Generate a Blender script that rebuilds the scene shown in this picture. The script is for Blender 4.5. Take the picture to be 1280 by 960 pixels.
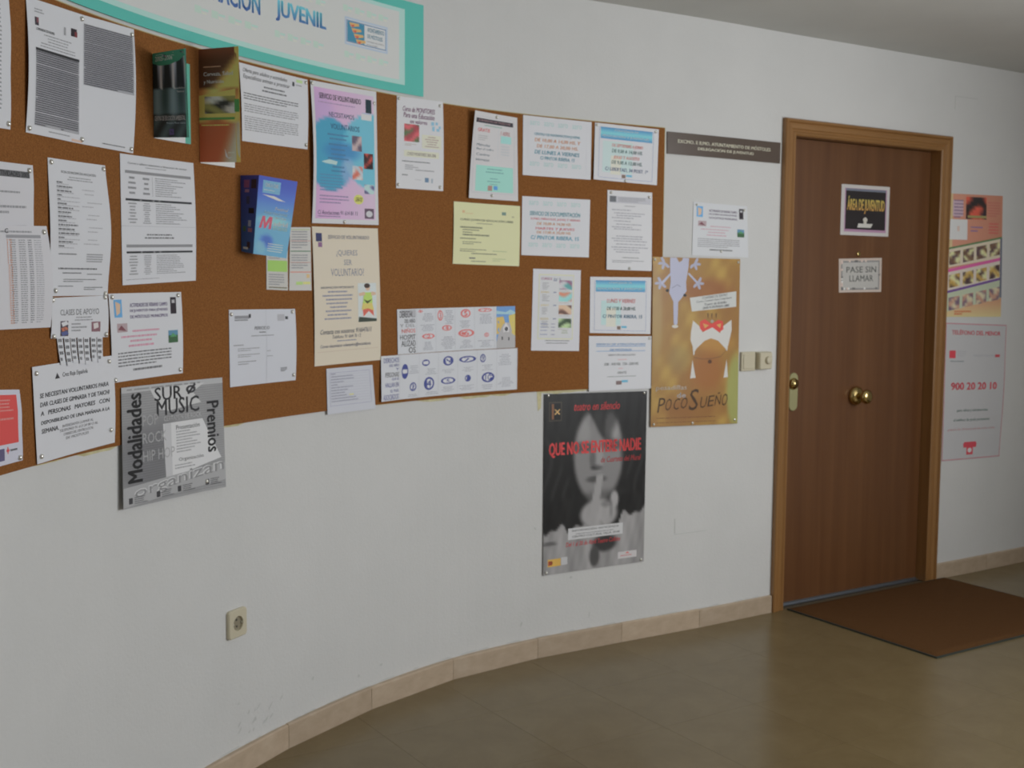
import bpy, math, random
from mathutils import Vector, Matrix
random.seed(7)
for o in list(bpy.data.objects): bpy.data.objects.remove(o)
SC = bpy.context.scene
COL = SC.collection
# ---------------------------------------------------------------- camera
EYE, PITCH, ROLL, FPX = 1.41868, -0.08466, -0.007637, 1474.6
def cam_dir(x, y, z):
    c, s = math.cos(ROLL), math.sin(ROLL); x, z = c*x+s*z, -s*x+c*z
    c, s = math.cos(PITCH), math.sin(PITCH); y, z = c*y-s*z, s*y+c*z
    return Vector((x, y, z))
cd = bpy.data.cameras.new('camera'); cam = bpy.data.objects.new('camera', cd); COL.objects.link(cam)
r_, u_, f_ = cam_dir(1,0,0), cam_dir(0,0,1), cam_dir(0,1,0)
cam.matrix_world = Matrix(((r_.x,u_.x,-f_.x,0),(r_.y,u_.y,-f_.y,0),(r_.z,u_.z,-f_.z,EYE),(0,0,0,1)))
cd.sensor_width = 36; cd.lens = 36*FPX/1280; cd.clip_start = .05
cd.dof.use_dof = True; cd.dof.focus_distance = 1.35; cd.dof.aperture_fstop = 17
SC.camera = cam
# ---------------------------------------------------------------- world, light, exposure
w = bpy.data.worlds.new('world'); SC.world = w; w.use_nodes = True
bg = w.node_tree.nodes['Background']; bg.inputs[0].default_value = (.62,.72,.85,1); bg.inputs[1].default_value = 1.2
WIN = ((-1.9,-.2), (.25,1.95), (2.1,3.6))          # the three windows of the right wall (y ranges)
WZ = (.95, 2.15); XR = 3.45
for i,(a,b) in enumerate(WIN):
    l = bpy.data.lights.new('daylight', 'AREA'); l.shape = 'RECTANGLE'; l.size = (WZ[1]-WZ[0])*.95; l.size_y = (b-a)*.95
    l.energy = (1.5, 19, 51)[i]; l.color = (.965,.985,1)
    o = bpy.data.objects.new('daylight', l); COL.objects.link(o)
    o.location = (XR-.04, (a+b)/2, (WZ[0]+WZ[1])/2); o.rotation_euler = (0, math.radians(90), 0)
SC.view_settings.view_transform = 'Standard'; SC.view_settings.look = 'None'
SC.view_settings.gamma = 1; SC.view_settings.exposure = 0.0; SC.view_settings.use_curve_mapping = False
# ---------------------------------------------------------------- plan of the curved wall
CTRL = [(-1.0, -3.1), (-1.03, -2.0), (-1.055, -1.0), (-1.065, 0.0), (-1.07, 0.8), (-1.075, 1.4), (-1.0656, 1.9224), (-1.0678, 2.2088), (-1.0417, 2.5025), (-0.9821, 2.7889), (-0.89, 3.0635), (-0.7699, 3.3349), (-0.6227, 3.6051), (-0.4476, 3.8687), (-0.2442, 4.111), (-0.0151, 4.3134), (0.235, 4.4836), (0.5048, 4.6469), (0.7992, 4.8277), (1.165, 5.073), (1.412, 5.2323), (1.659, 5.3915), (1.9059, 5.5508), (2.1529, 5.7101), (2.7412, 6.0994), (3.2081, 6.4344), (3.45, 6.62), (3.56, 6.705)]
def spline(kx, ky, xs):
    n = len(kx); h = [kx[i+1]-kx[i] for i in range(n-1)]
    a=[0]*n; b=[1]*n; c=[0]*n; d=[0]*n
    for i in range(1,n-1):
        a[i],b[i],c[i] = h[i-1],2*(h[i-1]+h[i]),h[i]
        d[i] = 6*((ky[i+1]-ky[i])/h[i]-(ky[i]-ky[i-1])/h[i-1])
    for i in range(1,n):
        m = a[i]/b[i-1]; b[i]-=m*c[i-1]; d[i]-=m*d[i-1]
    M=[0]*n; M[-1]=d[-1]/b[-1]
    for i in range(n-2,-1,-1): M[i]=(d[i]-c[i]*M[i+1])/b[i]
    out=[]; i=0
    for x in xs:
        while i<n-2 and x>kx[i+1]: i+=1
        t=x-kx[i]; hh=h[i]
        out.append(ky[i]+t*((ky[i+1]-ky[i])/hh-hh*(2*M[i]+M[i+1])/6)+t*t*M[i]/2+t**3*(M[i+1]-M[i])/(6*hh))
    return out
cl=[0]
for (x0,y0),(x1,y1) in zip(CTRL,CTRL[1:]): cl.append(cl[-1]+math.hypot(x1-x0,y1-y0))
US=[k*.02 for k in range(int(cl[-1]/.02))]
PX=spline(cl,[q[0] for q in CTRL],US); PY=spline(cl,[q[1] for q in CTRL],US)
SMAX=US[-1]
def frame(s):
    "point, tangent and inward normal of the wall line at run s (metres from its near end)"
    k=min(max(s/.02,0),len(US)-1.001); i=int(k); a=k-i
    p=Vector((PX[i]*(1-a)+PX[i+1]*a, PY[i]*(1-a)+PY[i+1]*a, 0))
    i0=max(i-1,0); i1=min(i+2,len(US)-1)
    t=Vector((PX[i1]-PX[i0],PY[i1]-PY[i0],0)).normalized()
    return p,t,Vector((t.y,-t.x,0))
def W(s,z,d=0.):
    p,t,n=frame(s); q=p+n*d; q.z=z; return q
A_,B_=frame(9.14)[0],frame(10.18)[0]; DT=(B_-A_).normalized(); DN=Vector((DT.y,-DT.x,0))
def Dp(s,z,d=0.):
    q=A_+DT*(s-9.14)+DN*d; q.z=z; return q
# ---------------------------------------------------------------- materials
def lin(c): return tuple((v/12.92 if v<=.04045 else ((v+.055)/1.055)**2.4) for v in c)
def hexc(r,g,b,k=1.95):
    l=lin((r/255,g/255,b/255)); y=.3*l[0]+.6*l[1]+.1*l[2]
    return tuple(min(.88,(v*.8+y*.2)*k) for v in l)   # a colour as it looks in the lit room
def mat(name, base=(.5,.5,.5), rough=.6, metal=0, spec=.5):
    m=bpy.data.materials.new(name); m.use_nodes=True; b=m.node_tree.nodes['Principled BSDF']
    b.inputs['Base Color'].default_value=(*base,1); b.inputs['Roughness'].default_value=rough
    b.inputs['Metallic'].default_value=metal; b.inputs['Specular IOR Level'].default_value=spec
    return m
def nodes(m): return m.node_tree.nodes, m.node_tree.links, m.node_tree.nodes['Principled BSDF']
def noise_mat(name, stops, scale=(20,20,20), detail=4, rough=.6, bump=0, bscale=200, coord='Object', distort=0, spec=.5, rand=0, nrough=.6):
    m=mat(name,stops[0][1],rough,0,spec); N,L,b=nodes(m)
    tc=N.new('ShaderNodeTexCoord'); mp=N.new('ShaderNodeMapping'); mp.inputs['Scale'].default_value=scale
    nz=N.new('ShaderNodeTexNoise'); nz.inputs['Scale'].default_value=1; nz.inputs['Detail'].default_value=detail; nz.inputs['Distortion'].default_value=distort; nz.inputs['Roughness'].default_value=nrough
    cr=N.new('ShaderNodeValToRGB')
    while len(cr.color_ramp.elements)<len(stops): cr.color_ramp.elements.new(.5)
    for e,(p,c) in zip(cr.color_ramp.elements,stops): e.position=p; e.color=(*c,1)
    L.new(tc.outputs[coord],mp.inputs[0]); L.new(mp.outputs[0],nz.inputs['Vector']); L.new(nz.outputs['Fac'],cr.inputs[0])
    out=cr.outputs[0]
    if rand:
        oi=N.new('ShaderNodeObjectInfo'); mr=N.new('ShaderNodeMapRange'); mr.inputs[3].default_value=1-rand; mr.inputs[4].default_value=1+rand
        L.new(oi.outputs['Random'],mr.inputs[0]); mx=N.new('ShaderNodeVectorMath'); mx.operation='SCALE'
        L.new(out,mx.inputs[0]); L.new(mr.outputs[0],mx.inputs['Scale']); out=mx.outputs[0]
    L.new(out,b.inputs['Base Color'])
    if bump:
        n2=N.new('ShaderNodeTexNoise'); n2.inputs['Scale'].default_value=bscale; n2.inputs['Detail'].default_value=3
        bp=N.new('ShaderNodeBump'); bp.inputs['Strength'].default_value=bump; bp.inputs['Distance'].default_value=.002
        L.new(tc.outputs['Object'],n2.inputs['Vector']); L.new(n2.outputs['Fac'],bp.inputs['Height']); L.new(bp.outputs[0],b.inputs['Normal'])
    return m
def print_mat(name, rough, spec=.4):
    m=mat(name,(.8,.8,.8),rough,0,spec); N,L,b=nodes(m)
    a=N.new('ShaderNodeVertexColor'); a.layer_name='Col'; L.new(a.outputs[0],b.inputs['Base Color']); return m
M={}
M['wall']=noise_mat('wall_paint',[(.3,(.715,.715,.705)),(.7,(.75,.748,.738))],(3,3,3),4,.75,.35,110,spec=.25)
M['ceiling']=noise_mat('ceiling_paint',[(.3,(.60,.60,.575)),(.7,(.64,.64,.61))],(2,2,2),3,.85,.2,90,spec=.2)
M['cork']=noise_mat('cork',[(.30,(.185,.069,.017)),(.5,(.29,.114,.031)),(.72,(.40,.168,.052))],(260,260,260),5,.85,.5,350,spec=.2,nrough=.75)
M['cork_edge']=mat('cork_edge',hexc(150,140,90),.8)
M['glue']=noise_mat('dried_glue',[(.35,hexc(150,142,95)),(.65,hexc(168,160,118))],(40,40,40),4,.6)
M['base']=noise_mat('skirting_marble',[(.25,hexc(138,118,94)),(.55,hexc(148,129,106)),(.8,hexc(156,140,120))],(14,14,26),6,.5,.1,80,rand=.07,distort=.2)
M['floor']=noise_mat('floor_terrazzo',[(.25,(.170,.126,.060)),(.5,(.198,.148,.073)),(.78,(.228,.173,.089))],(5,5,5),9,.26,.03,60,coord='Object',rand=.02,distort=.4,nrough=.72,spec=.36)
M['grout']=mat('grout',(.10,.08,.055),.8)
M['print']=print_mat('printed_paper',.55)
M['gloss']=print_mat('glossy_print',.38,.3)
M['plastic_film']=print_mat('laminated_print',.28,.5)
M['tack']=mat('tack_metal',(.85,.84,.78),.28,.7)
M['brass']=mat('polished_brass',(.62,.47,.20),.22,1)
M['brass_dull']=mat('satin_brass',(.50,.47,.25),.42,.55)
M['cream']=mat('cream_plastic',hexc(160,152,128),.4)
M['cream_dark']=mat('socket_recess',hexc(112,104,84),.5)
M['steel']=mat('steel_strip',(.42,.45,.50),.4,1)
M['dark']=mat('dark_gap',(.01,.01,.01),.8)
M['aluminium']=mat('window_frame_paint',(.8,.8,.78),.4)
M['rubber']=mat('rubber_edge',(.035,.045,.038),.7)
M['mat']=noise_mat('coir_pile',[(.3,(.085,.038,.014)),(.55,(.14,.066,.025)),(.8,(.20,.10,.04))],(240,240,240),4,.95,.8,500,spec=.1,nrough=.8)
M['scuff']=mat('wall_scuff',(.47,.48,.46),.8)
M['scuff_light']=mat('wall_scuff_faint',(.62,.63,.61),.8)
M['glass']=mat('window_glass',(1,1,1),.02); nodes(M['glass'])[2].inputs['Transmission Weight'].default_value=1
def wood_mat(name, stops, rough, scale):
    m=noise_mat(name,stops,scale,6,rough,.06,60,spec=.5,distort=.25,nrough=.65); return m
M['leaf']=wood_mat('door_veneer',[(.25,(.118,.044,.015)),(.5,(.155,.063,.022)),(.8,(.205,.088,.032))],.42,(16,16,.55))
M['frame']=wood_mat('frame_wood',[(.25,(.25,.118,.035)),(.5,(.32,.158,.052)),(.8,(.39,.20,.072))],.36,(26,26,.9))
M['frame_h']=wood_mat('frame_wood_head',[(.25,(.25,.118,.035)),(.5,(.32,.158,.052)),(.8,(.39,.20,.072))],.36,(1.6,1.6,30))
for k_ in ('leaf','frame','frame_h'):
    b_=nodes(M[k_])[2]; b_.inputs['Coat Weight'].default_value=.35; b_.inputs['Coat Roughness'].default_value=.2; b_.inputs['Coat IOR'].default_value=1.5
# ---------------------------------------------------------------- mesh helpers
def link(name, verts, faces, material, parent=None, origin=Vector((0,0,0)), cols=None, smooth=False):
    me=bpy.data.meshes.new(name); me.from_pydata([tuple(Vector(v)-origin) for v in verts],[],faces)
    if cols:
        at=me.color_attributes.new('Col','FLOAT_COLOR','POINT')
        at.data.foreach_set('color',[x for c in cols for x in (*c,1)])
    me.materials.append(material)
    if smooth: me.polygons.foreach_set('use_smooth',[True]*len(me.polygons))
    me.update()
    o=bpy.data.objects.new(name,me); COL.objects.link(o)
    if parent: o.parent=parent; o.location=origin-parent.location
    else: o.location=origin
    return o
def empty(name, loc):
    o=bpy.data.objects.new(name,None); COL.objects.link(o); o.location=loc; o.empty_display_size=.05; return o
def tag(o,label=None,cat=None,group=None,kind=None):
    if label: o['label']=label
    if cat: o['category']=cat
    if group: o['group']=group
    if kind: o['kind']=kind
    return o
def boxm(V,F,P,s0,s1,z0,z1,d0,d1,ns=1):
    "box in wall coordinates: run s, height z, depth d, mapped by P"
    b=len(V)
    for i in range(ns+1):
        s=s0+(s1-s0)*i/ns
        V += [P(s,z0,d0),P(s,z0,d1),P(s,z1,d1),P(s,z1,d0)]
    for i in range(ns):
        a=b+4*i
        for k in range(4): F.append((a+k,a+(k+1)%4,a+4+(k+1)%4,a+4+k))
    F.append((b+3,b+2,b+1,b)); e=b+4*ns; F.append((e,e+1,e+2,e+3))
def wbox(name,P,s0,s1,z0,z1,d0,d1,material,parent=None,ns=1,origin=None):
    V,F=[],[]; boxm(V,F,P,s0,s1,z0,z1,d0,d1,ns)
    return link(name,V,F,material,parent,origin if origin is not None else P((s0+s1)/2,z0,d0))
def gbox(name,x0,x1,y0,y1,z0,z1,material,parent=None):
    return wbox(name,lambda s,z,d:Vector((s,d,z)),x0,x1,z0,z1,y0,y1,material,parent)
def lathe(V,F,prof,C,ax,up,n=20,sx=1,sz=1):
    "profile (radius, height along ax) turned round ax at C"
    side=ax.cross(up).normalized(); b=len(V)
    for r,h in prof:
        for k in range(n):
            a=2*math.pi*k/n; V.append(C+ax*h+side*(math.cos(a)*r*sx)+up*(math.sin(a)*r*sz))
    for i in range(len(prof)-1):
        for k in range(n): F.append((b+i*n+k,b+i*n+(k+1)%n,b+(i+1)*n+(k+1)%n,b+(i+1)*n+k))
    F.append(tuple(b+(len(prof)-1)*n+k for k in range(n))); F.append(tuple(b+k for k in reversed(range(n))))
UP=Vector((0,0,1))
# ================================================================= structure
CEIL=2.4766
WALL_D=-.14
def wall_piece(V,F,s0,s1,z0,z1,step=.04):
    boxm(V,F,W,s0,s1,z0,z1,0,WALL_D,max(1,int((s1-s0)/step)))
V,F=[],[]
wall_piece(V,F,0,9.149,0,CEIL); wall_piece(V,F,9.149,10.141,2.070,CEIL); wall_piece(V,F,10.141,SMAX,0,CEIL)
wl=tag(link('wall_left',V,F,M['wall'],smooth=False),kind='structure')
gbox_s=lambda *a,**k: tag(gbox(*a,**k),kind='structure')
gbox_s('ceiling',-1.3,3.7,-3.3,6.9,CEIL,CEIL+.12,M['ceiling'])
wb=gbox_s('wall_back',-1.0,3.45,-3.24,-3.1,0,CEIL,M['wall'])
# right wall with three window openings
V,F=[],[]; I=lambda s,z,d:Vector((d,s,z))
ys=[-3.1]+[y for q in WIN for y in q]+[6.75]
for a,b in zip(ys[0::2],ys[1::2]): boxm(V,F,I,a,b,0,CEIL,XR,XR+.14)
for a,b in WIN: boxm(V,F,I,a,b,0,WZ[0],XR,XR+.14); boxm(V,F,I,a,b,WZ[1],CEIL,XR,XR+.14)
tag(link('wall_right',V,F,M['wall']),kind='structure')
for i,(a,b) in enumerate(WIN):
    wd=tag(empty('window_%d'%(i+1),(XR+.09,(a+b)/2,WZ[0])),kind='structure')
    V,F=[],[]
    t=.05
    for q in ((a,b,WZ[0],WZ[0]+t),(a,b,WZ[1]-t,WZ[1]),(a,a+t,WZ[0]+t,WZ[1]-t),(b-t,b,WZ[0]+t,WZ[1]-t),((a+b)/2-t/2,(a+b)/2+t/2,WZ[0]+t,WZ[1]-t)):
        boxm(V,F,I,*q,XR+.06,XR+.11)
    link('window_frame',V,F,M['aluminium'],wd,wd.location.copy())
    for c,e in ((a+t,(a+b)/2-t/2),((a+b)/2+t/2,b-t)):
        V,F=[],[]; boxm(V,F,I,c,e,WZ[0]+t,WZ[1]-t,XR+.083,XR+.087); link('window_pane',V,F,M['glass'],wd,wd.location.copy())
# ---- floor: slab and 40 cm tiles laid square to the door wall
fl=tag(gbox('floor',-1.3,3.7,-3.3,6.9,-.08,-.0035,M['grout']),kind='structure')
TS=.40; g=.0006
tv,tf=[],[]
c=.0008
hs=TS/2-.0004
ring=lambda r,z:[Vector((-r,-r,z)),Vector((r,-r,z)),Vector((r,r,z)),Vector((-r,r,z))]
tv=ring(hs,-.0035)+ring(hs,0)
tf=[(4,5,6,7)]+[(k,(k+1)%4,(k+1)%4+4,k+4) for k in range(4)]
dd=Vector((.8404,.5420,0)); nn=Vector((-.5420,.8404,0)); first=None
ang=math.atan2(dd.y,dd.x); nt=0
lims=[(PX[i],PY[i]) for i in range(0,len(US),5)]
def inside(x,y,m):
    if x>XR-0+m or y<-3.1-m: return False
    best=min(range(len(lims)),key=lambda i:(lims[i][0]-x)**2+(lims[i][1]-y)**2)
    p,t,n=frame(best*.1); return (Vector((x,y,0))-p).dot(n)>-m
for i in range(-12,20):
    for j in range(-14,16):
        q=dd*(.02+TS*(i+.5))+nn*(.035+TS*(j+.5))
        if not inside(q.x,q.y,.20): continue
        if first is None:
            me=bpy.data.meshes.new('floor_tile'); me.from_pydata([tuple(v) for v in tv],[],tf); me.materials.append(M['floor']); first=me
        o=bpy.data.objects.new('floor_tile',first); COL.objects.link(o); o.parent=fl; o.location=q-fl.location; o.rotation_euler.z=ang; nt+=1
# ---- skirting of short marble pieces following the curve
bl=tag(empty('baseboard_left',W(7.8,0,0)),kind='structure')
def skirting(s0,s1,h):
    V,F=[],[]; n=6
    a,b=W(s0,0,.0125),W(s1,0,.0125)
    top=[]
    for z in (0,h-.004,h):
        e=0 if z<h else .004
        row=[a.lerp(b,k/n)-frame(s0)[2]*e for k in range(n+1)]+[W(s1-(s1-s0)*k/n,0,.0003) for k in range(n+1)]
        for q in row: V.append(Vector((q.x,q.y,z)))
    m=2*n+2
    for r in (0,1):
        for k in range(m): F.append((r*m+k,r*m+(k+1)%m,(r+1)*m+(k+1)%m,(r+1)*m+k))
    F.append(tuple(2*m+k for k in range(m)))
    return link('baseboard_piece',V,F,M['base'],bl,W((s0+s1)/2,0,0))
s=6.67-.4*9
while s<9.10:
    e=min(s+.4,9.094)
    if 9.094-e<.06: e=9.094
    skirting(s+.0008,e-.0008,.0765+random.uniform(-.0015,.0015)); s=e
    if e>=9.094: break
s=10.197
while s<SMAX-.2:
    e=min(s+.4,SMAX-.15); skirting(s+.0008,e-.0008,.0765+random.uniform(-.001,.001)); s=e
# irregular paint creep over the skirting top
V,F=[],[]
for k in range(60):
    s0=random.uniform(6.3,9.0); l=random.uniform(.02,.08); hgt=random.uniform(.002,.006)
    b=len(V); V+=[W(s0,.0772,.0006),W(s0+l,.0772,.0006),W(s0+l*.8,.0772+hgt,.0006),W(s0+l*.2,.0772+hgt*.7,.0006)]; F.append((b,b+1,b+2,b+3))
link('mortar_smear',V,F,M['scuff_light'],bl,W(7.8,0,0))
# marks on the wall
V,F=[],[]
def blob(s,z,rs,rz,tilt=0,n=9):
    b=len(V)
    for k in range(n):
        a=2*math.pi*k/n; r=random.uniform(.6,1.1); x,y=math.cos(a)*rs*r,math.sin(a)*rz*r
        V.append(W(s+x*math.cos(tilt)-y*math.sin(tilt),z+x*math.sin(tilt)+y*math.cos(tilt),.0006))
    F.append(tuple(range(b,b+n)))
for q in ((7.13,.135,.009,.004,.2),(7.02,.125,.005,.007,.1),(7.80,.14,.004,.013,-.3),(8.12,.13,.003,.012,-.2),(8.03,.29,.009,.006,.4),(6.80,.18,.008,.005,.5),(7.86,.50,.004,.009,.7)): blob(*q)
link('scuff_mark',V,F,M['scuff_light'],wl,W(7.5,.3))
V,F=[],[]
for k in range(16): blob(6.55+random.gauss(0,.07),.13+random.gauss(0,.03),random.uniform(.004,.016),.003,.8)
link('scuff_mark',V,F,M['scuff_light'],wl,W(6.5,.2))
V,F=[],[]
for q in ((8.537,8.540,.409,.47),(8.540,8.71,.4035,.4065),(10.224,10.227,2.255,2.318),(10.228,10.392,2.3165,2.3195)): boxm(V,F,W,*q,-.001,.0012,4)
link('filler_edge',V,F,M['scuff_light'],wl,W(9,.4))
# ================================================================= door
d1=tag(empty('door_1',Dp(9.645,0,0)),kind='structure'); OR=d1.location.copy()
SI0,SI1,ZI,AW=9.166,10.125,2.055,.07
prof=[(0,.0015),(0,.012),(.006,.0165),(.013,.0165),(.019,.0115),(.025,.0115),(.030,.017),(.040,.0195),(.050,.0195),(.054,.0165),(.058,.024),(.066,.024),(.070,.019),(.070,.0015)]
def arch(name,a,b,mt):
    "a, b: functions w -> (s, z) at the two mitred ends"
    V=[];F=[];n=len(prof)
    for e in (a,b):
        for w_,d in prof: V.append(Dp(*e(w_),d))
    for k in range(n): F.append((k,(k+1)%n,n+(k+1)%n,n+k))
    F.append(tuple(range(n))); F.append(tuple(reversed(range(n,2*n))))
    return link(name,V,F,mt,d1,OR)
arch('architrave',lambda w:(SI0-w,.001),lambda w:(SI0-w,ZI+w),M['frame'])
arch('architrave',lambda w:(SI0-w,ZI+w),lambda w:(SI1+w,ZI+w),M['frame_h'])
arch('architrave',lambda w:(SI1+w,ZI+w),lambda w:(SI1+w,.001),M['frame'])
def dbox(name,s0,s1,z0,z1,da,db,m): return wbox(name,Dp,s0,s1,z0,z1,da,db,m,d1,1,OR)
dbox('door_jamb',SI0-.016,SI0,.001,ZI,-.138,.001,M['frame'])
dbox('door_jamb',SI1,SI1+.015,.001,ZI,-.138,.001,M['frame'])
dbox('door_head',SI0-.016,SI1+.015,ZI,ZI+.0145,-.138,.001,M['frame_h'])
LD=-.045
leaf=dbox('door_leaf',SI0+.003,SI1-.003,.0045,ZI-.003,LD-.04,LD,M['leaf'])
dbox('door_stop',SI0+.0145,SI1-.0145,ZI-.016,ZI-.0001,LD-.06,LD-.041,M['frame_h'])
dbox('door_stop',SI0+.0001,SI0+.014,.002,ZI-.001,LD-.06,LD-.041,M['frame']); dbox('door_stop',SI1-.014,SI1-.0001,.002,ZI-.001,LD-.06,LD-.041,M['frame'])
dbox('bottom_seal',SI0+.004,SI1-.004,.004,.013,LD+.0005,LD+.004,M['steel'])
dbox('threshold',SI0,SI1,.0,.004,-.13,-.03,M['steel'])
# lock plate, knob, peephole
def dl(name,prof,s,z,m,n=24,parent=d1,sx=1,sz=1,d=LD,smooth=True):
    V,F=[],[]; lathe(V,F,prof,Dp(s,z,d),DN,UP,n,sx,sz); return link(name,V,F,m,parent,OR,smooth=smooth)
V,F=[],[]; ring_=[]
for k in range(24):
    a=2*math.pi*k/24; ring_.append((math.cos(a)*.0265,(.058 if math.sin(a)>=0 else -.058)+math.sin(a)*.0265))
for d,sc_ in ((.0002,1),(.005,1),(.007,.93)):
    for x,z in ring_: V.append(Dp(9.246+x*sc_,.955+z*(1 if sc_==1 else .975),LD+d))
for r in (0,1):
    for k in range(24): F.append((r*24+k,r*24+(k+1)%24,(r+1)*24+(k+1)%24,(r+1)*24+k))
F.append(tuple(range(48,72)))
link('lock_plate',V,F,M['brass_dull'],d1,OR)
lc=dl('lock_cylinder',[(.025,.0071),(.026,.012),(.022,.019),(.013,.022),(.012,.0235)],9.241,.991,M['brass'])
dbox('keyhole',9.2395,9.2425,.986,1.0,LD+.0236,LD+.0240,M['dark'])
dl('knob_rose',[(.042,.0002),(.044,.008),(.041,.018),(.032,.026),(.020,.031),(.014,.034)],9.648,.920,M['brass'],32)
dl('door_knob',[(.012,.034),(.012,.044),(.020,.050),(.030,.058),(.0335,.067),(.031,.076),(.022,.083),(.008,.086)],9.648,.920,M['brass'],32)
dl('peephole',[(.012,.0002),(.012,.004),(.009,.007),(.006,.0072)],9.640,1.566,M['brass'])
# ---- doormat
a0=Vector((1.216,5.085,0)); ex=Vector((.8404,.5420,0)); ey=Vector((.5305,-.8477,0)).normalized()
def Mt(s,z,d): return a0+ex*s+ey*d+UP*z
mt=tag(empty('doormat',Mt(.53,0.0,.39)),'brown coir doormat on the floor in front of the wooden door','doormat')
wbox('rubber_backing',Mt,0,1.075,.0003,.006,.002,.79,M['rubber'],mt,1,Mt(.53,.0,.39))
V,F=[],[]; nx,ny=54,40
for j in range(ny+1):
    for i in range(nx+1):
        e=min(i,nx-i,j,ny-j); z=.0062 if e==0 else .0125+random.uniform(-.0012,.0012)
        V.append(Mt(.006+1.063*i/nx,z,.008+.776*j/ny))
for j in range(ny):
    for i in range(nx): k=j*(nx+1)+i; F.append((k,k+1,k+nx+2,k+nx+1))
link('coir_pile',V,F,M['mat'],mt,Mt(.53,.0,.39),smooth=True)
# ================================================================= sockets and switches
def rounded(s,z,hw,hh,r,P,d,n=5):
    out=[]
    for cx,cz,a0_ in ((hw-r,hh-r,0),(-hw+r,hh-r,90),(-hw+r,-hh+r,180),(hw-r,-hh+r,270)):
        for k in range(n+1):
            a=math.radians(a0_+90*k/n); out.append(P(s+cx+math.cos(a)*r,z+cz+math.sin(a)*r,d))
    return out
def plate(name,s,z,hw,hh,r,layers,P,m,parent,origin,hole=None):
    V,F=[],[]
    for d,k in layers: V+=rounded(s,z,hw*k,hh*k,r*k,P,d)
    n=24
    for L_ in range(len(layers)-1):
        for k in range(n): F.append((L_*n+k,L_*n+(k+1)%n,(L_+1)*n+(k+1)%n,(L_+1)*n+k))
    if hole:
        b=len(V); t=(len(layers)-1)*n
        for d,rr in hole:
            for k in range(n):
                a=2*math.pi*(k-2.5)/n+math.radians(45)-math.radians(0); V.append(P(s+math.cos(a)*rr,z+math.sin(a)*rr,d))
        for k in range(n): F.append((t+k,t+(k+1)%n,b+(k+1)%n,b+k))
        for h in range(len(hole)-1):
            for k in range(n): F.append((b+h*n+k,b+h*n+(k+1)%n,b+(h+1)*n+(k+1)%n,b+(h+1)*n+k))
        F.append(tuple(b+(len(hole)-1)*n+k for k in range(n)))
    else: F.append(tuple((len(layers)-1)*n+k for k in range(n)))
    return link(name,V,F,m,parent,origin)
so=tag(empty('wall_socket',W(6.447,.446,0)),'cream square power socket low on the white wall, below the grey music leaflet','socket')
ss,sz_=6.447,.447; og=so.location.copy()
plate('socket_plate',ss,sz_,.040,.041,.009,[(.0003,1),(.008,1),(.011,.94),(.0112,.88)],W,M['cream'],so,og,hole=[(.0112,.0215),(.004,.0205)])
p,t,n=frame(ss)
V,F=[],[]; lathe(V,F,[(.0202,.0042),(.0200,.0046)],W(ss,sz_,0),n,UP,24); link('socket_recess',V,F,M['cream_dark'],so,og)
for dx,dz in ((0,-.0095),(0,.0095)):
    V,F=[],[]; lathe(V,F,[(.0028,.0047),(.0028,.0052)],W(ss+dx,sz_+dz,0),n,UP,10); link('pin_hole',V,F,M['dark'],so,og)
for dx in (-.0185,.0185):
    wbox('earth_clip',W,ss+dx-.0015,ss+dx+.0015,sz_-.003,sz_+.003,.0046,.010,M['tack'],so,1,og)
sw=tag(empty('light_switch',W(8.912,1.102,0)),'cream square light switch on the wall touching the ochre illustrated poster','switch'); og=sw.location.copy()
plate('switch_plate',8.918,1.102,.0405,.0405,.005,[(.0003,1),(.009,1),(.011,.95)],W,M['cream'],sw,og)
plate('rocker',8.918,1.102,.031,.031,.003,[(.0112,1),(.0145,.97),(.0150,.9)],W,M['cream'],sw,og)
s2=tag(empty('dimmer',W(8.992,1.102,0)),'cream boxy dimmer switch with a small knob, next to the door frame','switch'); og=s2.location.copy()
plate('dimmer_box',9.003,1.1035,.0385,.038,.006,[(.0003,1),(.026,.97),(.031,.88)],W,M['cream'],s2,og)
V,F=[],[]; lathe(V,F,[(.017,.0312),(.0165,.036),(.015,.042),(.011,.0432)],W(9.012,1.105,0),frame(9.0)[2],UP,20); link('dimmer_knob',V,F,M['cream'],s2,og,smooth=True)
# ================================================================= board, banner and everything pinned up
BT,BB=2.0318,1.0186
def cork():
    o=empty('cork_board',W(7.0,BB,0)); og=o.location.copy()
    tag(o,'long brown cork notice board following the curved white wall','notice board')
    V,F=[],[]; s0,s1=4.9,8.445; n=180
    boxm(V,F,W,s0,s1,BB,BT,.0004,.006,n); link('cork_sheet',V,F,M['cork'],o,og)
    V,F=[],[]; boxm(V,F,W,s0,s1,BT,BT+.0022,.0004,.0062,n); boxm(V,F,W,s1,s1+.002,BB+.002,BT,.0004,.0062,1); link('board_edge',V,F,M['cork_edge'],o,og)
    def smear(a,b,dep):
        V,F=[],[]; m=max(3,int((b-a)/.03)); k0=len(V)
        for k in range(m+1):
            s=a+(b-a)*k/m; V.append(W(s,BB-.0003,.0008)); V.append(W(s,BB-.0003-(dep*random.uniform(.35,1) if 0<k<m else .0005),.0008))
        for k in range(m): F.append((k0+2*k,k0+2*k+1,k0+2*k+3,k0+2*k+2))
        link('glue_residue',V,F,M['glue'],o,og)
    for q in ((5.80,5.97,.012),(5.62,5.80,.004),(6.37,6.50,.009),(7.10,7.25,.004),(7.30,7.47,.009),(7.5,7.75,.010),(7.86,8.11,.013)): smear(*q)
    V,F=[],[]; k0=len(V); V.extend([W(7.862,BB,.0008),W(7.884,BB,.0008),W(7.882,.955,.0008),W(7.868,.945,.0008)]); F.append((k0,k0+1,k0+2,k0+3))
    link('glue_residue',V,F,M['glue'],o,og)
cork()
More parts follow.
